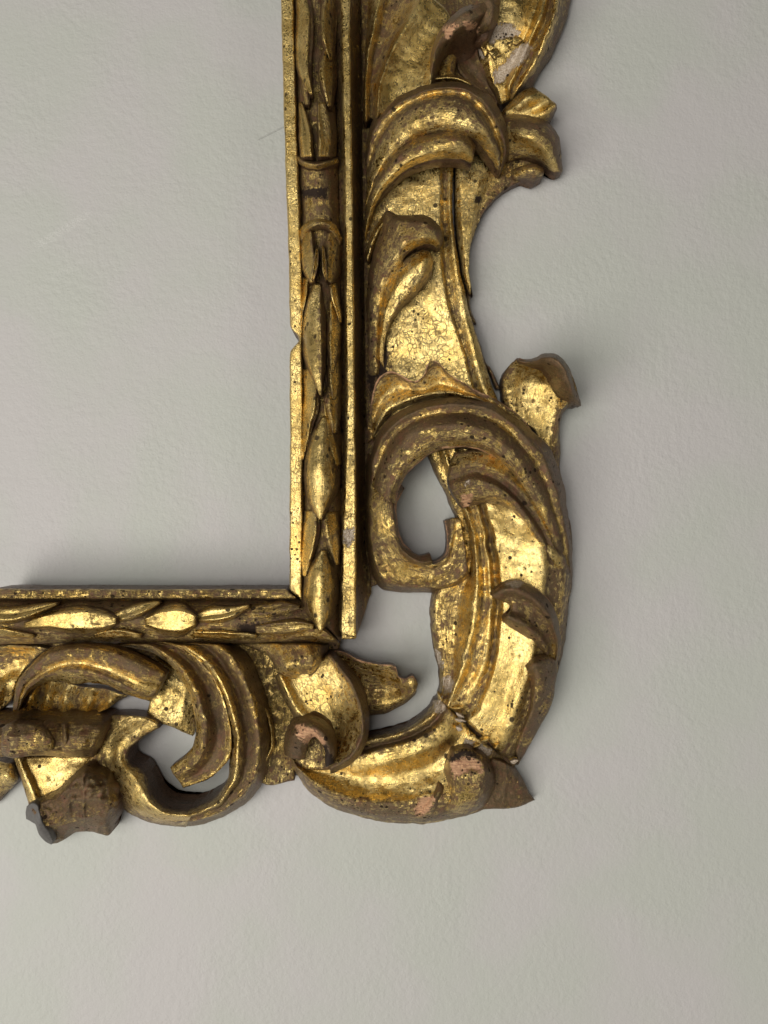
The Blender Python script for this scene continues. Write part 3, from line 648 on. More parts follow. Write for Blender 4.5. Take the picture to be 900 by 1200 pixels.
# ================================================================= leaf E: the big C scroll
patch('leaf_ruffle', [
   ([(434, 486), (437, 462), (443, 444), (453, 436), (463, 436), (473, 441), (485, 446), (496, 440), (500, 427), (509, 422), (518, 428), (527, 438), (548, 452), (572, 464), (594, 476), (618, 498), (642, 528)], [24, 36, 44, 46, 44, 42, 42, 46, 50, 50, 50, 48, 46, 44, 42, 38, 34], .75),
   ([(435, 492), (440, 468), (447, 452), (456, 445), (465, 444), (475, 448), (487, 451), (498, 446), (504, 438), (512, 434), (520, 438), (529, 445), (548, 457), (571, 469), (594, 482), (618, 503), (642, 532)], [22, 32, 38, 38, 36, 36, 38, 40, 42, 42, 42, 42, 42, 42, 40, 36, 32], .25),
   ([(436, 500), (443, 478), (452, 464), (462, 457), (472, 455), (482, 456), (492, 457), (502, 455), (510, 451), (518, 450), (526, 452), (536, 455), (552, 461), (573, 472), (596, 486), (620, 508), (643, 538)], [20, 26, 30, 30, 30, 32, 34, 36, 36, 36, 38, 38, 38, 38, 36, 32, 28], .1),
   ([(437, 512), (444, 494), (455, 480), (468, 472), (480, 467), (491, 464), (502, 462), (512, 461), (522, 460), (532, 460), (542, 462), (554, 465), (568, 470), (586, 478), (606, 493), (626, 515), (646, 545)], [20, 28, 34, 38, 42, 44, 45, 46, 46, 46, 46, 45, 44, 42, 40, 36, 30], .1),
   ([(438, 520), (446, 500), (458, 486), (470, 478), (482, 473), (493, 470), (504, 468), (514, 467), (524, 466), (534, 467), (544, 468), (556, 471), (570, 476), (588, 485), (608, 499), (628, 520), (648, 552)], [14, 20, 26, 30, 34, 36, 36, 36, 36, 36, 36, 36, 36, 34, 32, 28, 24], .6)], base=8, rough=1.0, seed=41, edge=2.6, tag='e', chip=1.2, rim=[(0, 2.0)], label='ruffled upper edge of the big scroll with a pinkish worn rim')
patch('acanthus_leaf', [
   ([(432, 560), (435, 530), (445, 504), (464, 485), (492, 472), (524, 466), (556, 468), (588, 478), (618, 500), (646, 528), (661, 570), (668, 620), (671, 670)], [14, 20, 30, 40, 46, 48, 48, 46, 42, 36, 30, 24, 16], .75),
   ([(434, 566), (439, 536), (450, 512), (469, 493), (496, 480), (526, 474), (556, 476), (586, 487), (613, 509), (636, 540), (652, 580), (663, 625), (668, 672)], [30, 38, 48, 60, 66, 68, 68, 66, 62, 56, 50, 40, 24], .95),
   ([(437, 570), (443, 541), (454, 518), (473, 499), (498, 487), (526, 482), (555, 484), (584, 495), (609, 516), (631, 547), (648, 586), (659, 628), (666, 674)], [34, 38, 45, 57, 63, 65, 65, 63, 60, 54, 48, 40, 24], .25),
   ([(440, 574), (446, 546), (457, 524), (476, 505), (500, 493), (526, 489), (554, 491), (582, 502), (605, 522), (627, 553), (644, 592), (656, 632), (664, 676)], [40, 44, 50, 62, 69, 71, 71, 69, 65, 58, 52, 42, 24], .95),
   ([(446, 580), (452, 554), (464, 532), (482, 514), (503, 503), (528, 499), (553, 501), (577, 512), (600, 532), (621, 562), (639, 600), (652, 640), (662, 678)], [47, 50, 57, 66, 74, 77, 77, 75, 70, 62, 54, 43, 24], .5),
   ([(454, 586), (460, 562), (472, 542), (489, 526), (508, 515), (530, 511), (552, 513), (573, 522), (595, 541), (616, 570), (634, 606), (648, 644), (660, 680)], [52, 54, 58, 64, 70, 73, 73, 71, 66, 58, 50, 40, 22], .35),
   ([(464, 592), (468, 573), (477, 556), (492, 541), (510, 529), (530, 524), (551, 524), (570, 530), (590, 547), (610, 575), (628, 610), (643, 648), (656, 682)], [42, 44, 48, 52, 56, 58, 57, 55, 50, 44, 38, 30, 18], .3)], round_ends=False, thick=30, rough=1.2, rim=[(1, 1.2)], seed=43, edge=3.0, tag='e')
# lower band, blunt lobe on the right
patch('acanthus_leaf', [
   ([(533, 530), (560, 526), (588, 534), (612, 554), (632, 582), (648, 618), (660, 655), (668, 690)], [44, 48, 50, 48, 42, 36, 30, 18], .7),
   ([(529, 540), (558, 534), (586, 543), (610, 563), (630, 591), (646, 624), (659, 660), (668, 692)], [46, 54, 56, 54, 48, 42, 34, 20], .1),
   ([(527, 552), (556, 546), (584, 554), (607, 573), (627, 600), (644, 630), (658, 664), (667, 694)], [48, 60, 62, 60, 54, 48, 38, 20], .55),
   ([(526, 562), (554, 553), (582, 561), (605, 580), (625, 606), (642, 635), (656, 668), (666, 696)], [46, 56, 58, 56, 52, 46, 36, 20], .9),
   ([(527, 572), (553, 564), (580, 570), (603, 587), (622, 612), (640, 640), (655, 671), (666, 698)], [48, 64, 66, 63, 58, 50, 38, 20], .75),
   ([(533, 583), (554, 578), (580, 580), (601, 594), (620, 618), (638, 645), (654, 675), (665, 700)], [48, 62, 64, 61, 56, 48, 38, 20], .5),
   ([(543, 596), (560, 591), (582, 591), (602, 600), (619, 618), (636, 645), (652, 677), (664, 703)], [38, 46, 48, 46, 42, 38, 30, 18], .9)], thick=20, rough=1.0, seed=47, edge=3.0, tag='lobe', label='rubbed brown lobe with a blunt chipped tip')
# left limb of the C and the crescent under the opening
patch('scroll', [
   ([(430, 530), (428, 565), (428, 605), (430, 645), (435, 672), (446, 689), (466, 694), (490, 694), (512, 694), (532, 692), (552, 680)], [14, 14, 14, 14, 14, 12, 12, 12, 12, 14, 16], .7),
   ([(436, 535), (434, 570), (434, 605), (437, 640), (443, 664), (455, 681), (472, 686), (492, 687), (512, 686), (531, 681), (548, 664)], [20, 30, 34, 32, 32, 32, 32, 32, 32, 34, 36], .35),
   ([(445, 545), (441, 575), (441, 608), (445, 636), (452, 656), (464, 671), (479, 677), (495, 679), (513, 676), (532, 664), (540, 612)], [24, 36, 41, 36, 34, 32, 30, 30, 30, 32, 34], .2),
   ([(458, 555), (451, 580), (450, 608), (454, 630), (461, 646), (472, 659), (485, 666), (498, 669), (514, 667), (530, 652), (536, 607)], [28, 40, 45, 42, 38, 34, 30, 28, 30, 32, 34], .1),
   ([(468, 566), (461, 585), (460, 608), (463, 626), (469, 640), (479, 651), (490, 658), (501, 662), (513, 660), (526, 648), (530, 607)], [26, 40, 46, 46, 44, 42, 38, 36, 36, 36, 36], .35),
   ([(474, 572), (466, 590), (465, 608), (467, 623), (473, 636), (483, 646), (493, 652), (503, 657), (514, 656), (524, 643), (521, 610)], [20, 32, 38, 38, 36, 34, 32, 30, 28, 28, 28], .85)], base=7, rough=1.0, seed=51, edge=2.4, tag='limb_l', chip=1.0, rim=[(1, 1.6)])
patch('broken_edge', [([(461, 622), (467, 634), (478, 645), (492, 651), (504, 648)], [40, 44, 44, 44, 40], .95), ([(463, 629), (468, 642), (479, 653), (493, 659), (506, 657)], [46, 50, 50, 50, 46], .9), ([(462, 637), (468, 649), (480, 659), (494, 663), (505, 661)], [38, 40, 40, 40, 38], .95)], thick=22, edge=1.6, step=1.5, rough=1.5, seed=53, label='bare brown broken rim at the foot of the opening')
# fin K
patch('acanthus_leaf', [
   ([(590, 480), (588, 458), (591, 440), (598, 427), (609, 419)], [18, 22, 30, 40, 48], .8),
   ([(600, 486), (598, 462), (601, 444), (608, 431), (618, 423)], [22, 24, 30, 38, 50], .3),
   ([(614, 496), (612, 472), (614, 452), (621, 437), (630, 422)], [22, 22, 24, 32, 52], .2),
   ([(628, 508), (627, 486), (631, 464), (638, 444), (648, 419)], [20, 22, 24, 30, 56], .15),
   ([(638, 550), (641, 510), (646, 478), (654, 456), (664, 430)], [20, 24, 26, 32, 54], .2),
   ([(648, 565), (650, 515), (654, 488), (663, 470), (674, 450)], [20, 24, 28, 36, 50], .6),
   ([(657, 575), (656, 520), (656, 494), (666, 478), (680, 474)], [12, 14, 16, 24, 38], .9)], base=6, rough=1.0, seed=57, edge=2.4, tag='fin', label='flaring fin leaf at the outer edge')
patch('curled_lip', [
   ([(606, 419), (622, 421), (638, 414), (652, 415), (664, 426), (672, 442), (678, 462), (681, 475)], [44, 46, 50, 54, 54, 50, 44, 34], 1),
   ([(607, 423), (622, 425), (637, 420), (650, 421), (660, 432), (667, 447), (673, 464), (679, 474)], [50, 54, 64, 72, 72, 66, 54, 38], 1),
   ([(609, 427), (622, 428), (636, 426), (648, 429), (656, 438), (662, 451), (668, 465), (673, 473)], [46, 50, 60, 68, 68, 62, 50, 36], 1),
   ([(612, 430), (623, 432), (635, 434), (643, 441), (648, 449), (653, 459), (659, 468), (667, 474)], [36, 36, 40, 44, 46, 44, 38, 32], 1)], thick=16, rough=1.2, seed=59, edge=2.4, tag='fin', label='thick dark lip curling over the fin')

# ================================================================= right limb
patch('limb', [
   ([(492, 514), (520, 575), (537, 620), (530, 662), (506, 698), (505, 735), (511, 770), (516, 800), (512, 816)], [12, 12, 12, 12, 14, 14, 16, 18, 20], .8),
   ([(500, 514), (526, 578), (542, 622), (538, 666), (514, 700), (512, 736), (518, 768), (521, 798), (516, 820)], [18, 20, 22, 24, 24, 22, 24, 28, 28], .4),
   ([(508, 514), (534, 580), (548, 622), (550, 666), (535, 700), (530, 738), (530, 768), (528, 798), (520, 824)], [20, 22, 22, 22, 22, 22, 23, 26, 28], .42),
   ([(516, 514), (541, 582), (555, 626), (560, 670), (558, 702), (553, 740), (546, 772), (536, 802), (525, 828)], [30, 34, 42, 44, 44, 44, 42, 40, 34], .2),
   ([(521, 514), (548, 582), (562, 628), (567, 670), (568, 704), (563, 742), (555, 778), (543, 808), (530, 832)], [28, 30, 38, 38, 38, 38, 36, 34, 32], .5),
   ([(528, 514), (554, 582), (567, 628), (573, 670), (576, 704), (573, 742), (565, 780), (550, 814), (535, 836)], [30, 34, 42, 42, 42, 42, 40, 36, 32], .25),
   ([(533, 514), (560, 582), (573, 628), (579, 670), (583, 704), (580, 742), (573, 782), (558, 820), (540, 840)], [26, 28, 34, 34, 34, 34, 34, 34, 30], .6),
   ([(540, 514), (568, 582), (581, 626), (587, 668), (590, 704), (587, 744), (580, 786), (566, 828), (550, 850)], [30, 36, 44, 46, 46, 46, 44, 40, 34], .0),
   ([(558, 514), (592, 582), (605, 626), (609, 668), (609, 706), (605, 746), (597, 792), (584, 838), (568, 866)], [30, 38, 46, 48, 48, 48, 44, 40, 34], .0),
   ([(582, 514), (620, 586), (632, 628), (634, 668), (631, 706), (624, 748), (614, 796), (598, 845), (582, 878)], [30, 40, 50, 52, 52, 52, 50, 44, 34], .0),
   ([(610, 545), (636, 592), (644, 630), (645, 668), (641, 706), (634, 748), (624, 798), (608, 850), (590, 886)], [22, 32, 42, 44, 44, 44, 42, 36, 28], .7),
   ([(632, 555), (655, 600), (660, 634), (661, 670), (657, 708), (650, 750), (640, 800), (622, 848), (598, 892)], [16, 24, 34, 38, 38, 36, 34, 28, 22], .6),
   ([(652, 570), (667, 610), (671, 640), (671, 672), (667, 712), (661, 755), (648, 806), (628, 856), (606, 896)], [8, 10, 12, 14, 14, 14, 14, 12, 10], .9)], base=3, rough=1.3, seed=61, tag='limb', edge=2.4, label='tall fluted limb of the corner scroll with a bright gold face')
# rag-tailed leaf M on the limb
patch('acanthus_leaf', [
   ([(648, 800), (657, 756), (653, 722), (640, 700), (624, 687), (606, 680), (592, 684), (578, 693)], [22, 36, 46, 54, 58, 60, 62, 60], 1),
   ([(646, 800), (653, 758), (647, 728), (633, 709), (618, 697), (603, 691), (590, 693), (577, 699)], [28, 46, 60, 67, 70, 72, 70, 62], .95),
   ([(644, 800), (649, 759), (641, 734), (627, 717), (613, 707), (600, 703), (598, 705), (596, 708)], [28, 42, 54, 60, 62, 64, 62, 58], .55),
   ([(642, 800), (645, 761), (636, 740), (622, 726), (610, 718), (600, 714), (601, 713), (599, 714)], [28, 44, 55, 61, 64, 64, 62, 58], .75),
   ([(640, 800), (642, 765), (632, 747), (618, 735), (606, 728), (598, 724), (595, 721), (592, 722)], [28, 47, 59, 66, 70, 71, 70, 62], .75),
   ([(637, 800), (637, 770), (627, 756), (614, 746), (604, 740), (597, 736), (592, 732), (589, 729)], [22, 38, 48, 52, 54, 55, 55, 54], .95)], thick=16, rough=1.0, seed=67, edge=2.4, tag='fang', rim=[(0, .5)], label='dark two-pointed leaf lying across the limb')
patch('acanthus_leaf', [
   ([(650, 772), (638, 768), (626, 771), (615, 780)], [40, 48, 54, 54], .8),
   ([(652, 786), (640, 780), (628, 779), (617, 784)], [42, 56, 64, 58], .9),
   ([(650, 806), (638, 800), (628, 793), (618, 789)], [40, 56, 60, 50], .8),
   ([(645, 828), (633, 820), (627, 812), (622, 802)], [38, 52, 56, 46], .7),
   ([(634, 850), (626, 842), (622, 834), (622, 824)], [34, 46, 50, 42], .8),
   ([(618, 878), (614, 868), (612, 860), (612, 852)], [26, 34, 38, 32], .7),
   ([(608, 896), (606, 888), (604, 882), (602, 876)], [18, 26, 30, 26], .8)], base=None, thick=18, rough=1.1, seed=71, edge=2.6, tag='n', label='dark leaf edge hooking over the lower limb')
patch('chip', [([(634, 640), (642, 650), (650, 664)], [48, 50, 44], .1), ([(640, 636), (650, 650), (658, 668)], [44, 48, 40], .3), ([(648, 630), (660, 652), (664, 672)], [36, 38, 30], .8)], thick=12, rough=2, edge=1.5, seed=73)

# ================================================================= bottom limb (foot) after the split mitre
patch('limb', [
   ([(509, 820), (498, 836), (478, 849), (455, 857), (432, 862), (405, 866), (375, 872), (352, 874)], [18, 18, 18, 18, 18, 18, 20, 20], .7),
   ([(516, 822), (504, 842), (482, 856), (456, 864), (432, 869), (405, 873), (376, 878), (350, 880)], [30, 32, 34, 34, 32, 30, 30, 28], .2),
   ([(521, 826), (508, 847), (484, 862), (457, 870), (432, 876), (405, 880), (376, 884), (348, 884)], [28, 28, 29, 29, 28, 28, 28, 26], .9),
   ([(527, 832), (513, 853), (487, 868), (458, 877), (432, 883), (404, 888), (375, 890), (346, 888)], [34, 40, 42, 41, 38, 35, 32, 28], .4),
   ([(536, 840), (519, 862), (490, 879), (460, 888), (432, 893), (403, 896), (372, 896), (344, 890)], [34, 40, 42, 41, 38, 34, 30, 26], .1),
   ([(548, 852), (528, 880), (496, 900), (462, 909), (430, 911), (398, 908), (368, 902), (343, 892)], [32, 34, 34, 34, 32, 30, 28, 24], .0),
   ([(563, 866), (540, 902), (503, 924), (462, 930), (426, 928), (392, 920), (364, 906), (342, 890)], [32, 38, 40, 40, 38, 36, 34, 28], .05),
   ([(575, 876), (550, 918), (508, 938), (464, 943), (424, 940), (388, 928), (360, 910), (340, 886)], [32, 42, 46, 47, 46, 44, 42, 32], .55),
   ([(587, 885), (562, 934), (512, 953), (464, 956), (422, 950), (384, 935), (356, 913), (337, 880)], [26, 34, 38, 38, 38, 36, 34, 28], .75),
   ([(598, 896), (572, 946), (512, 963), (462, 965), (418, 957), (379, 940), (351, 914), (334, 872)], [12, 14, 14, 14, 14, 14, 14, 14], .6)], base=3, rough=1.3, seed=81, tag='foot', edge=2.4, label='fluted bottom limb of the corner scroll')
patch('mitre_filler', [([(516, 814), (540, 838), (575, 868), (604, 896)], 24, 1), ([(508, 826), (530, 852), (565, 880), (598, 906)], 22, 1)], base=3, rough=.4, edge=1)
patch('corner_tip', [
   ([(568, 888), (562, 910), (552, 932), (541, 951)], [30, 24, 20, 16], .9),
   ([(582, 890), (582, 912), (578, 932), (572, 949)], [38, 32, 26, 20], .6),
   ([(596, 896), (602, 914), (604, 930), (604, 946)], [32, 28, 24, 18], 1),
   ([(603, 899), (614, 915), (620, 929), (626, 938)], [16, 16, 14, 10], 1)], base=3, rough=.9, hack=.5, seed=83, edge=2, tag='tip', label='pointed corner tip of bare reddish brown wood')
patch('curled_leaf', [
   ([(524, 886), (520, 904), (522, 925), (514, 950), (500, 962)], [36, 36, 34, 28, 16], .8),
   ([(532, 880), (530, 902), (533, 924), (527, 946), (514, 961)], [48, 54, 52, 42, 18], .7),
   ([(546, 878), (547, 900), (548, 922), (542, 944), (530, 958)], [50, 58, 57, 46, 18], .5),
   ([(562, 882), (564, 902), (562, 922), (555, 942), (546, 955)], [48, 56, 55, 44, 18], .7),
   ([(572, 888), (575, 906), (572, 926), (564, 942), (554, 952)], [40, 46, 44, 34, 14], .9),
   ([(578, 893), (582, 910), (578, 928), (570, 942), (560, 951)], [28, 28, 26, 20, 10], .8)], base=6, rough=1.4, hack=.4, seed=85, edge=3, tag='lump', label='knuckled leaf end with a pink bare wood break')
patch('curled_leaf', [
   ([(512, 914), (506, 926), (496, 938), (482, 952), (470, 962)], [36, 38, 38, 34, 16], .9),
   ([(518, 920), (511, 934), (503, 946), (492, 956), (480, 964)], [44, 50, 48, 40, 16], .8),
   ([(524, 926), (518, 940), (510, 952), (500, 960), (490, 965)], [38, 40, 38, 30, 12], .8)], base=6, rough=1.2, seed=87, edge=2.5, tag='lump')

# leaf U behind, in the lower opening
patch('acanthus_leaf', [
   ([(386, 762), (402, 764), (420, 773), (442, 778), (458, 779), (465, 783), (467, 793), (475, 795), (483, 791), (489, 798)], [20, 28, 36, 40, 42, 42, 40, 40, 42, 38], .6),
   ([(388, 770), (404, 772), (422, 781), (442, 786), (456, 788), (464, 791), (469, 798), (476, 800), (484, 798), (490, 801)], [18, 26, 30, 32, 34, 36, 38, 40, 42, 38], .3),
   ([(392, 790), (408, 795), (424, 802), (440, 806), (454, 807), (464, 808), (471, 808), (477, 808), (484, 807), (489, 805)], [16, 20, 22, 22, 24, 26, 30, 34, 38, 34], .35),
   ([(400, 815), (414, 820), (426, 824), (440, 826), (454, 825), (464, 822), (472, 818), (478, 815), (484, 812), (488, 808)], [16, 20, 24, 26, 28, 30, 32, 34, 34, 32], .3),
   ([(406, 832), (418, 836), (430, 838), (442, 837), (455, 835), (466, 830), (474, 825), (480, 820), (485, 815), (488, 811)], [12, 14, 16, 16, 18, 20, 22, 24, 24, 24], .8)], base=None, thick=14, rough=.9, seed=91, edge=2, tag='u', rim=[(0, 1.2)], label='small concave leaf reaching into the lower opening')

# ================================================================= volute Q
patch('scroll', [
   ([(392, 766), (408, 783), (422, 805), (431, 830), (432, 856), (425, 880), (410, 897), (388, 907)], [34, 40, 44, 48, 50, 50, 48, 44], 1),
   ([(386, 768), (402, 787), (415, 809), (424, 833), (425, 857), (418, 878), (405, 892), (387, 901)], [44, 54, 60, 66, 70, 70, 68, 60], .95),
   ([(382, 770), (398, 790), (411, 812), (419, 835), (420, 858), (414, 876), (402, 888), (386, 896)], [42, 50, 56, 62, 65, 66, 64, 58], .25),
   ([(368, 776), (384, 797), (396, 818), (404, 840), (406, 860), (402, 874), (394, 883), (384, 890)], [40, 44, 46, 50, 54, 56, 57, 56], .05),
   ([(352, 781), (366, 803), (379, 824), (389, 844), (393, 861), (392, 872), (388, 879), (382, 885)], [36, 38, 40, 43, 47, 50, 53, 54], .0),
   ([(336, 786), (348, 808), (360, 828), (373, 844), (382, 858), (384, 868), (383, 875), (380, 881)], [36, 38, 40, 42, 46, 50, 53, 54], .05),
   ([(327, 789), (338, 812), (349, 832), (362, 846), (372, 858), (377, 866), (379, 873), (378, 878)], [42, 44, 44, 46, 48, 50, 52, 54], .3),
   ([(322, 792), (331, 816), (341, 836), (352, 850), (362, 860), (370, 867), (374, 872), (376, 876)], [24, 26, 28, 32, 38, 44, 48, 50], .8)], base=6, rough=1.1, seed=95, edge=2.6, tag='q', label='rolled scroll with a dark rim and bright worm-holed face')
patch('volute_eye', [
   ([(334, 884), (334, 862), (344, 845), (360, 838), (378, 842), (391, 856), (396, 874), (394, 894)], [28, 40, 46, 50, 50, 52, 54, 50], 1),
   ([(341, 888), (342, 866), (350, 852), (362, 846), (376, 850), (386, 861), (390, 876), (390, 895)], [40, 58, 66, 70, 72, 74, 76, 66], .95),
   ([(350, 890), (352, 872), (357, 860), (365, 855), (374, 858), (381, 866), (385, 878), (386, 897)], [42, 62, 72, 76, 78, 80, 80, 68], .9),
   ([(358, 890), (360, 878), (363, 868), (368, 864), (373, 867), (377, 874), (380, 882), (382, 899)], [38, 52, 60, 66, 70, 72, 72, 62], .7)], base=None, thick=34, rough=1.2, hack=.45, seed=97, edge=3, tag='knob', label='dark volute head with a bare wood chip')
patch('drip_leaf', [
   ([(276, 752), (292, 758), (306, 764), (316, 772), (322, 782), (330, 791), (346, 797)], [26, 30, 34, 38, 40, 40, 36], .4),
   ([(296, 748), (312, 754), (324, 762), (332, 772), (337, 780), (343, 786), (352, 791)], [30, 38, 46, 52, 55, 54, 46], .2),
   ([(318, 746), (332, 752), (344, 760), (350, 769), (353, 777), (355, 783), (357, 790)], [34, 44, 52, 58, 60, 58, 48], .55),
   ([(345, 746), (352, 752), (360, 760), (364, 769), (365, 777), (364, 784), (361, 791)], [40, 50, 56, 60, 60, 56, 44], .2),
   ([(366, 746), (370, 753), (373, 760), (375, 769), (374, 777), (370, 786), (362, 795)], [36, 42, 46, 48, 46, 42, 34], .5),
   ([(384, 746), (385, 753), (385, 762), (384, 771), (380, 780), (373, 789), (360, 798)], [22, 24, 24, 24, 24, 22, 22], .9)], base=8, rough=1.0, seed=101, edge=3, tag='w', label='drooping rounded leaf under the mitre')

# ================================================================= left C scroll X
patch('scroll', [
   ([(140, 756), (172, 763), (196, 777), (212, 797), (224, 822), (229, 848), (226, 872), (214, 888), (199, 900)], [38, 42, 46, 50, 54, 56, 54, 52, 50], .1),
   ([(150, 752), (182, 760), (206, 777), (223, 799), (234, 825), (239, 852), (236, 878), (222, 897), (203, 909)], [46, 52, 58, 62, 64, 64, 62, 58, 54], .5),
   ([(170, 749), (200, 759), (224, 778), (241, 802), (251, 830), (256, 858), (252, 884), (234, 906), (209, 917)], [40, 44, 46, 50, 52, 52, 50, 48, 46], .8),
   ([(188, 748), (216, 759), (240, 780), (257, 806), (266, 836), (271, 862), (268, 890), (246, 912), (214, 924)], [48, 52, 56, 58, 60, 60, 56, 48, 42], .2)], thick=18, rough=1.2, seed=111, edge=2.2, tag='x', label='inner lip of the left C scroll')
patch('scroll', [
   ([(182, 748), (212, 759), (237, 780), (255, 806), (265, 836), (270, 862), (270, 892), (266, 914), (252, 934), (228, 948), (200, 950), (176, 936)], [42, 46, 50, 52, 54, 52, 48, 46, 44, 44, 44, 42], .3),
   ([(190, 747), (220, 758), (246, 780), (263, 807), (273, 838), (279, 866), (278, 895), (272, 918), (256, 939), (230, 953), (199, 955), (170, 941)], [50, 54, 58, 62, 64, 64, 62, 60, 58, 56, 54, 50], .15),
   ([(210, 746), (238, 757), (262, 780), (279, 810), (288, 842), (292, 870), (289, 898), (279, 922), (260, 943), (231, 956), (198, 958), (164, 944)], [42, 44, 46, 48, 50, 50, 50, 50, 50, 48, 46, 42], .75),
   ([(228, 746), (254, 757), (276, 780), (292, 811), (300, 844), (303, 874), (299, 902), (287, 926), (264, 947), (232, 960), (197, 962), (158, 948)], [50, 54, 56, 58, 58, 56, 54, 52, 50, 46, 42, 36], .5),
   ([(246, 746), (268, 758), (288, 780), (303, 812), (310, 845), (312, 876), (306, 906), (292, 930), (267, 951), (233, 963), (196, 965), (152, 950)], [36, 38, 40, 40, 40, 38, 36, 34, 32, 28, 26, 22], .8),
   ([(262, 746), (282, 760), (298, 782), (311, 813), (317, 846), (318, 878), (311, 908), (296, 933), (270, 953), (234, 966), (195, 967), (148, 951)], [20, 22, 22, 22, 22, 22, 20, 18, 16, 14, 12, 12], .7)], base=4, rough=1.3, seed=113, edge=2.4, tag='x', label='fluted brown gold outer sweep of the left C scroll')
patch('rib', [([(300, 818), (308, 835), (313, 855), (314, 876), (308, 892)], 24, .6), ([(303, 818), (312, 835), (317, 855), (318, 876), (311, 893)], 32, .1), ([(306, 818), (316, 835), (321, 855), (322, 876), (314, 894)], 20, .7)], base=8, edge=1, rough=1, step=1.8)
patch('scroll', [
   ([(188, 852), (166, 865), (152, 878), (151, 893), (165, 902), (172, 917), (179, 934), (196, 947), (226, 951)], [28, 30, 34, 36, 38, 40, 42, 44, 44], .6),
   ([(184, 846), (161, 857), (143, 873), (142, 894), (155, 908), (164, 922), (174, 939), (193, 952), (224, 956)], [30, 32, 36, 40, 46, 50, 54, 56, 56], .1),
   ([(168, 840), (146, 850), (130, 868), (130, 894), (144, 914), (154, 929), (168, 946), (190, 958), (222, 961)], [28, 28, 30, 34, 42, 46, 48, 48, 48], .1),
   ([(148, 838), (130, 848), (118, 866), (118, 894), (132, 918), (144, 934), (162, 951), (188, 962), (220, 966)], [28, 26, 28, 32, 36, 36, 36, 34, 32], .4),
   ([(120, 838), (112, 850), (106, 868), (104, 894), (118, 922), (134, 940), (156, 956), (186, 966), (218, 969)], [24, 22, 22, 20, 18, 16, 14, 12, 12], .8)], base=4, rough=1.0, seed=117, edge=2.4, tag='y', label='branch joining the left scroll to the bracket')
patch('backing_leaf', [
   ([(184, 770), (180, 800), (176, 815), (172, 836)], [16, 18, 20, 20], .3),
   ([(200, 780), (197, 805), (193, 825), (187, 848)], [18, 20, 22, 22], .15),
   ([(216, 790), (215, 815), (210, 840), (206, 853)], [18, 20, 22, 20], .15),
   ([(234, 800), (234, 825), (232, 845), (226, 864)], [14, 14, 14, 14], .5)], base=4, rough=1.8, seed=119, edge=2, tag='bb', label='gold leaf with a ragged lower edge behind the scroll')
# leaf Z
patch('acanthus_leaf', [
   ([(14, 832), (20, 802), (35, 780), (54, 762), (82, 755), (116, 755), (148, 763), (176, 776), (193, 788)], [36, 40, 46, 50, 52, 52, 52, 52, 50], .5),
   ([(16, 832), (23, 804), (39, 783), (58, 767), (84, 760), (115, 761), (146, 770), (172, 783), (192, 792)], [40, 48, 56, 62, 64, 64, 62, 60, 54], .9),
   ([(18, 832), (26, 806), (43, 787), (63, 773), (86, 768), (113, 770), (142, 780), (168, 792), (189, 799)], [40, 48, 56, 63, 66, 66, 64, 62, 54], .85),
   ([(19, 832), (29, 808), (47, 791), (66, 781), (88, 777), (112, 780), (138, 790), (162, 801), (186, 806)], [38, 44, 52, 58, 61, 61, 60, 58, 52], .3),
   ([(20, 832), (31, 810), (50, 795), (69, 788), (88, 786), (110, 789), (134, 798), (157, 809), (182, 814)], [38, 46, 55, 62, 66, 66, 64, 60, 50], .75),
   ([(21, 833), (33, 813), (52, 800), (72, 798), (90, 802), (106, 800), (126, 803), (148, 814), (176, 822)], [28, 34, 44, 50, 54, 54, 52, 48, 40], .2)], thick=16, rough=1.0, seed=121, edge=2.4, tag='z', label='arched leaf with a blunt end under the bottom rail')
patch('inner_wall', [([(18, 818), (15, 827), (14, 836)], [17, 14, 24], 0.15), ([(32, 806), (27, 821), (24, 836)], [14, 8, 17], 0.55), ([(40, 803), (34, 820), (31, 837)], [17, 14, 24], 0.15), ([(52, 798), (46, 817), (42, 837)], [14, 8, 17], 0.55), ([(62, 797), (55, 817), (50, 838)], [17, 14, 24], 0.15), ([(74, 799), (67, 818), (62, 838)], [14, 8, 17], 0.55), ([(84, 802), (77, 820), (72, 838)], [17, 14, 24], 0.15), ([(98, 804), (91, 821), (86, 839)], [14, 8, 17], 0.55), ([(112, 806), (104, 823), (98, 840)], [17, 14, 24], 0.15), ([(126, 808), (116, 823), (108, 838)], [14, 8, 17], 0.55), ([(140, 813), (128, 823), (118, 834)], [17, 14, 24], 0.15), ([(150, 816), (138, 822), (128, 828)], [14, 8, 17], 0.55)], base=3, rough=1.2, seed=123, tag='aa', edge=1, label='fluted gold hollow under the arched leaf')
patch('acanthus_leaf', [([(-14, 760), (10, 756), (40, 757), (56, 760)], [30, 32, 30, 28], .5), ([(-14, 775), (2, 772), (25, 768), (42, 771)], [16, 16, 18, 22], .6), ([(-14, 800), (0, 792), (14, 783), (30, 784)], [22, 16, 14, 16], .15), ([(-14, 822), (0, 812), (8, 803), (20, 800)], [30, 26, 22, 20], .0), ([(-14, 838), (-2, 834), (8, 826), (15, 818)], [22, 20, 18, 16], .5)], base=4, rough=1.0, seed=125, tag='gg')
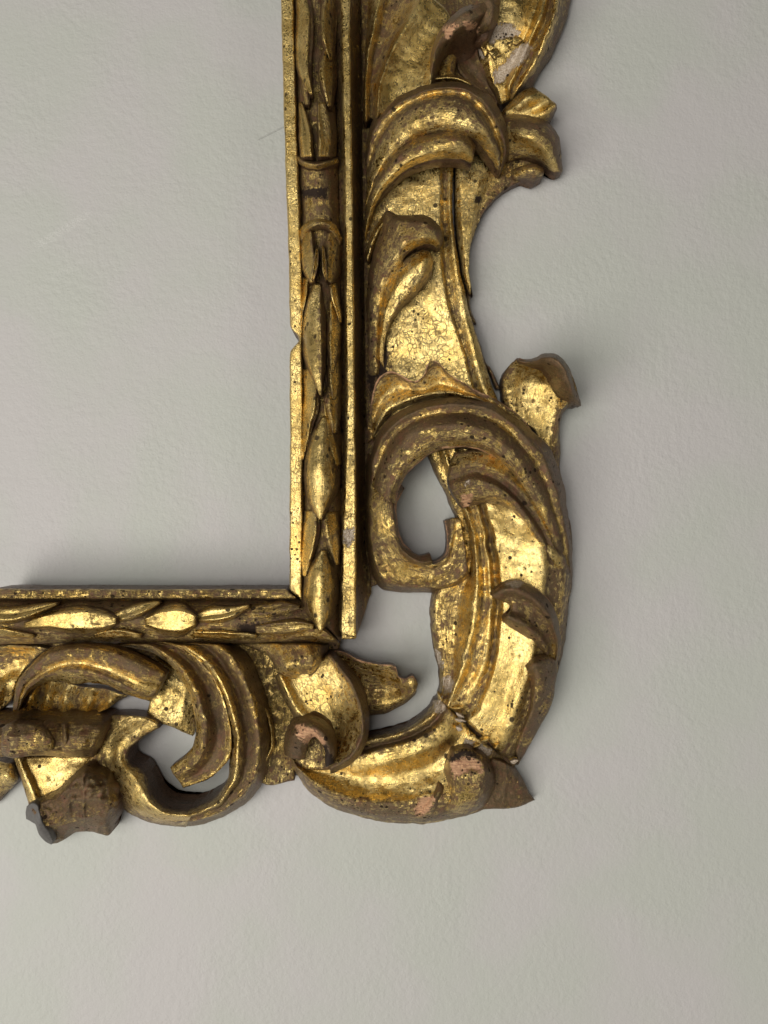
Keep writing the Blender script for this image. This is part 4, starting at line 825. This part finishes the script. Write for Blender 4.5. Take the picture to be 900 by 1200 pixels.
# bracket CC
def brk(y, z, xe): return ([(-14, y), (20, y - 1), (55, y - 1), (66, y), (72, y), (80, y), (95, y), (xe, y)], z)
bracket = patch('bracket', [
   (*brk(834, [22, 22, 22, 22, 20, 22, 24, 22], 118), .9), (*brk(842, [40, 42, 44, 44, 40, 44, 44, 38], 120), .95), (*brk(850, [56, 58, 60, 58, 54, 58, 58, 48], 120), .95),
   (*brk(864, [66, 68, 68, 64, 60, 64, 64, 52], 116), .8), (*brk(878, [62, 64, 64, 62, 58, 62, 60, 48], 112), .85), (*brk(887, [46, 48, 48, 46, 44, 46, 44, 36], 109), .95)], base=5, rough=.8, seed=131, hack=.5, edge=1.6, tag='cc', label='dark brown block bracket at the left')
patch('facet', parent=bracket, rails=[([(2, 852), (12, 847), (32, 849), (50, 853), (62, 863)], [64, 68, 68, 68, 66], .95), ([(1, 868), (15, 866), (32, 867), (50, 868), (63, 870)], [74, 76, 76, 75, 70], .75), ([(2, 884), (14, 888), (34, 886), (50, 883), (62, 879)], [64, 68, 68, 66, 64], .95)], thick=20, rough=1.0, seed=133, hack=.6, edge=2.4, tag='cc', label='faceted rough plate on the bracket')
patch('rib', [([(72, 848), (73, 866), (72, 886)], [58, 63, 46], .9), ([(76, 848), (77, 866), (76, 886)], [61, 68, 50], .8), ([(80, 848), (81, 866), (80, 886)], [58, 63, 46], .9)], thick=10, edge=.8, rough=.5, step=1.6)
patch('leaf_fold', [
   ([(14, 886), (22, 905), (29, 925), (34, 946)], [24, 28, 30, 30], .5), ([(21, 886), (28, 904), (36, 922), (42, 941)], [29, 34, 36, 35], .0), ([(32, 886), (38, 902), (46, 918), (54, 936)], [24, 28, 30, 30], .05),
   ([(60, 886), (64, 898), (70, 910), (74, 926)], [26, 28, 30, 32], .05), ([(98, 886), (98, 894), (96, 904), (92, 918)], [28, 30, 34, 36], .2), ([(116, 886), (112, 898), (106, 908), (100, 922)], [22, 24, 26, 28], .7)], base=4, rough=1.0, seed=137, edge=1.6, tag='dd', label='bright gold fold beneath the bracket')
patch('leaf_fold', [([(-14, 890), (0, 893), (12, 896), (18, 900)], [24, 28, 28, 22], .3), ([(-14, 905), (0, 908), (10, 910), (20, 912)], [30, 34, 34, 26], .3), ([(-14, 925), (-2, 924), (8, 922), (14, 924)], [24, 26, 26, 20], .5), ([(-14, 946), (-4, 942), (3, 936), (8, 930)], [10, 12, 12, 12], .9)], base=4, rough=1.2, seed=139, tag='ff')
# broken stub
stub = patch('broken_stub', [
   ([(33, 942), (50, 934), (68, 924), (84, 910), (98, 900), (114, 898), (130, 902), (142, 914)], [40, 42, 44, 46, 46, 42, 38, 30], .9),
   ([(35, 948), (52, 942), (70, 934), (86, 918), (100, 908), (114, 908), (128, 912), (140, 924)], [52, 56, 60, 66, 68, 62, 54, 40], 1),
   ([(40, 956), (56, 953), (72, 946), (90, 934), (104, 922), (116, 920), (128, 924), (138, 934)], [56, 58, 60, 66, 72, 66, 58, 42], .8),
   ([(46, 966), (60, 964), (76, 957), (94, 948), (108, 938), (118, 934), (128, 938), (137, 946)], [54, 54, 54, 58, 66, 66, 58, 42], .75),
   ([(51, 976), (64, 974), (80, 967), (96, 960), (110, 954), (120, 950), (128, 952), (136, 957)], [46, 44, 44, 48, 56, 60, 54, 40], .85),
   ([(58, 988), (72, 986), (86, 977), (99, 974), (112, 976), (122, 979), (129, 976), (135, 966)], [24, 22, 22, 24, 28, 30, 28, 22], 1)], base=5, rough=1.5, seed=141, hack=1.0, edge=3, tag='stub', label='dark broken leaf stub hanging below the bracket')
patch('cut_face', parent=stub, rails=[
   ([(31, 945), (38, 941), (44, 944), (47, 954), (50, 964), (57, 974), (62, 986)], [50, 56, 58, 60, 58, 52, 40], .0),
   ([(30, 952), (36, 950), (40, 954), (43, 962), (47, 971), (54, 980), (61, 989)], [44, 52, 56, 58, 56, 48, 34], .0),
   ([(31, 960), (35, 962), (38, 964), (42, 967), (46, 978), (53, 986), (60, 990)], [34, 42, 46, 48, 46, 38, 28], .0)], thick=16, rough=.4, seed=143, edge=1, tag='cut', side_wear=.6, mat=GREY, label='smooth grey cut face on the end of the stub')

patch('inner_wall', [([(338, 862), (340, 880), (346, 900)], 28, .8), ([(358, 860), (360, 880), (364, 902)], 34, .3), ([(378, 858), (382, 880), (388, 902)], 30, .8), ([(398, 858), (402, 876), (408, 892)], 24, .9)], base=6, rough=1.2, seed=151)
# crusts of old filler and gesso along the split mitre
random.seed(5)
for i in range(11):
    t = random.random(); off = random.uniform(-13, 8) * (1 if random.random() < .7 else .4)
    x = 514 + (600 - 514) * t + off * .72; y = 818 + (898 - 818) * t - off * .72
    a = random.uniform(0, 3.1); l = random.uniform(2.5, 6); w_ = random.uniform(2.5, 4.5)
    ca, sa = math.cos(a), math.sin(a)
    q = lambda u, v: (x + u * ca * l - v * sa * w_, y + u * sa * l + v * ca * w_)
    zz = 38 + 6 * math.sin(3.1 * t) - abs(off) * .2
    patch('filler_crust', [([q(-1, -.4), q(0, -1), q(1, -.3)], zz - 3, .1), ([q(-1.1, 0), q(0, 0), q(1.1, .1)], zz + 1.5, .0), ([q(-.9, .5), q(0, 1), q(1, .4)], zz - 3, .2)], thick=10, step=1.3, edge=.8, rough=1.6, seed=200 + i, side_wear=.2, tag='crust' if i % 2 else 'goldcrust')
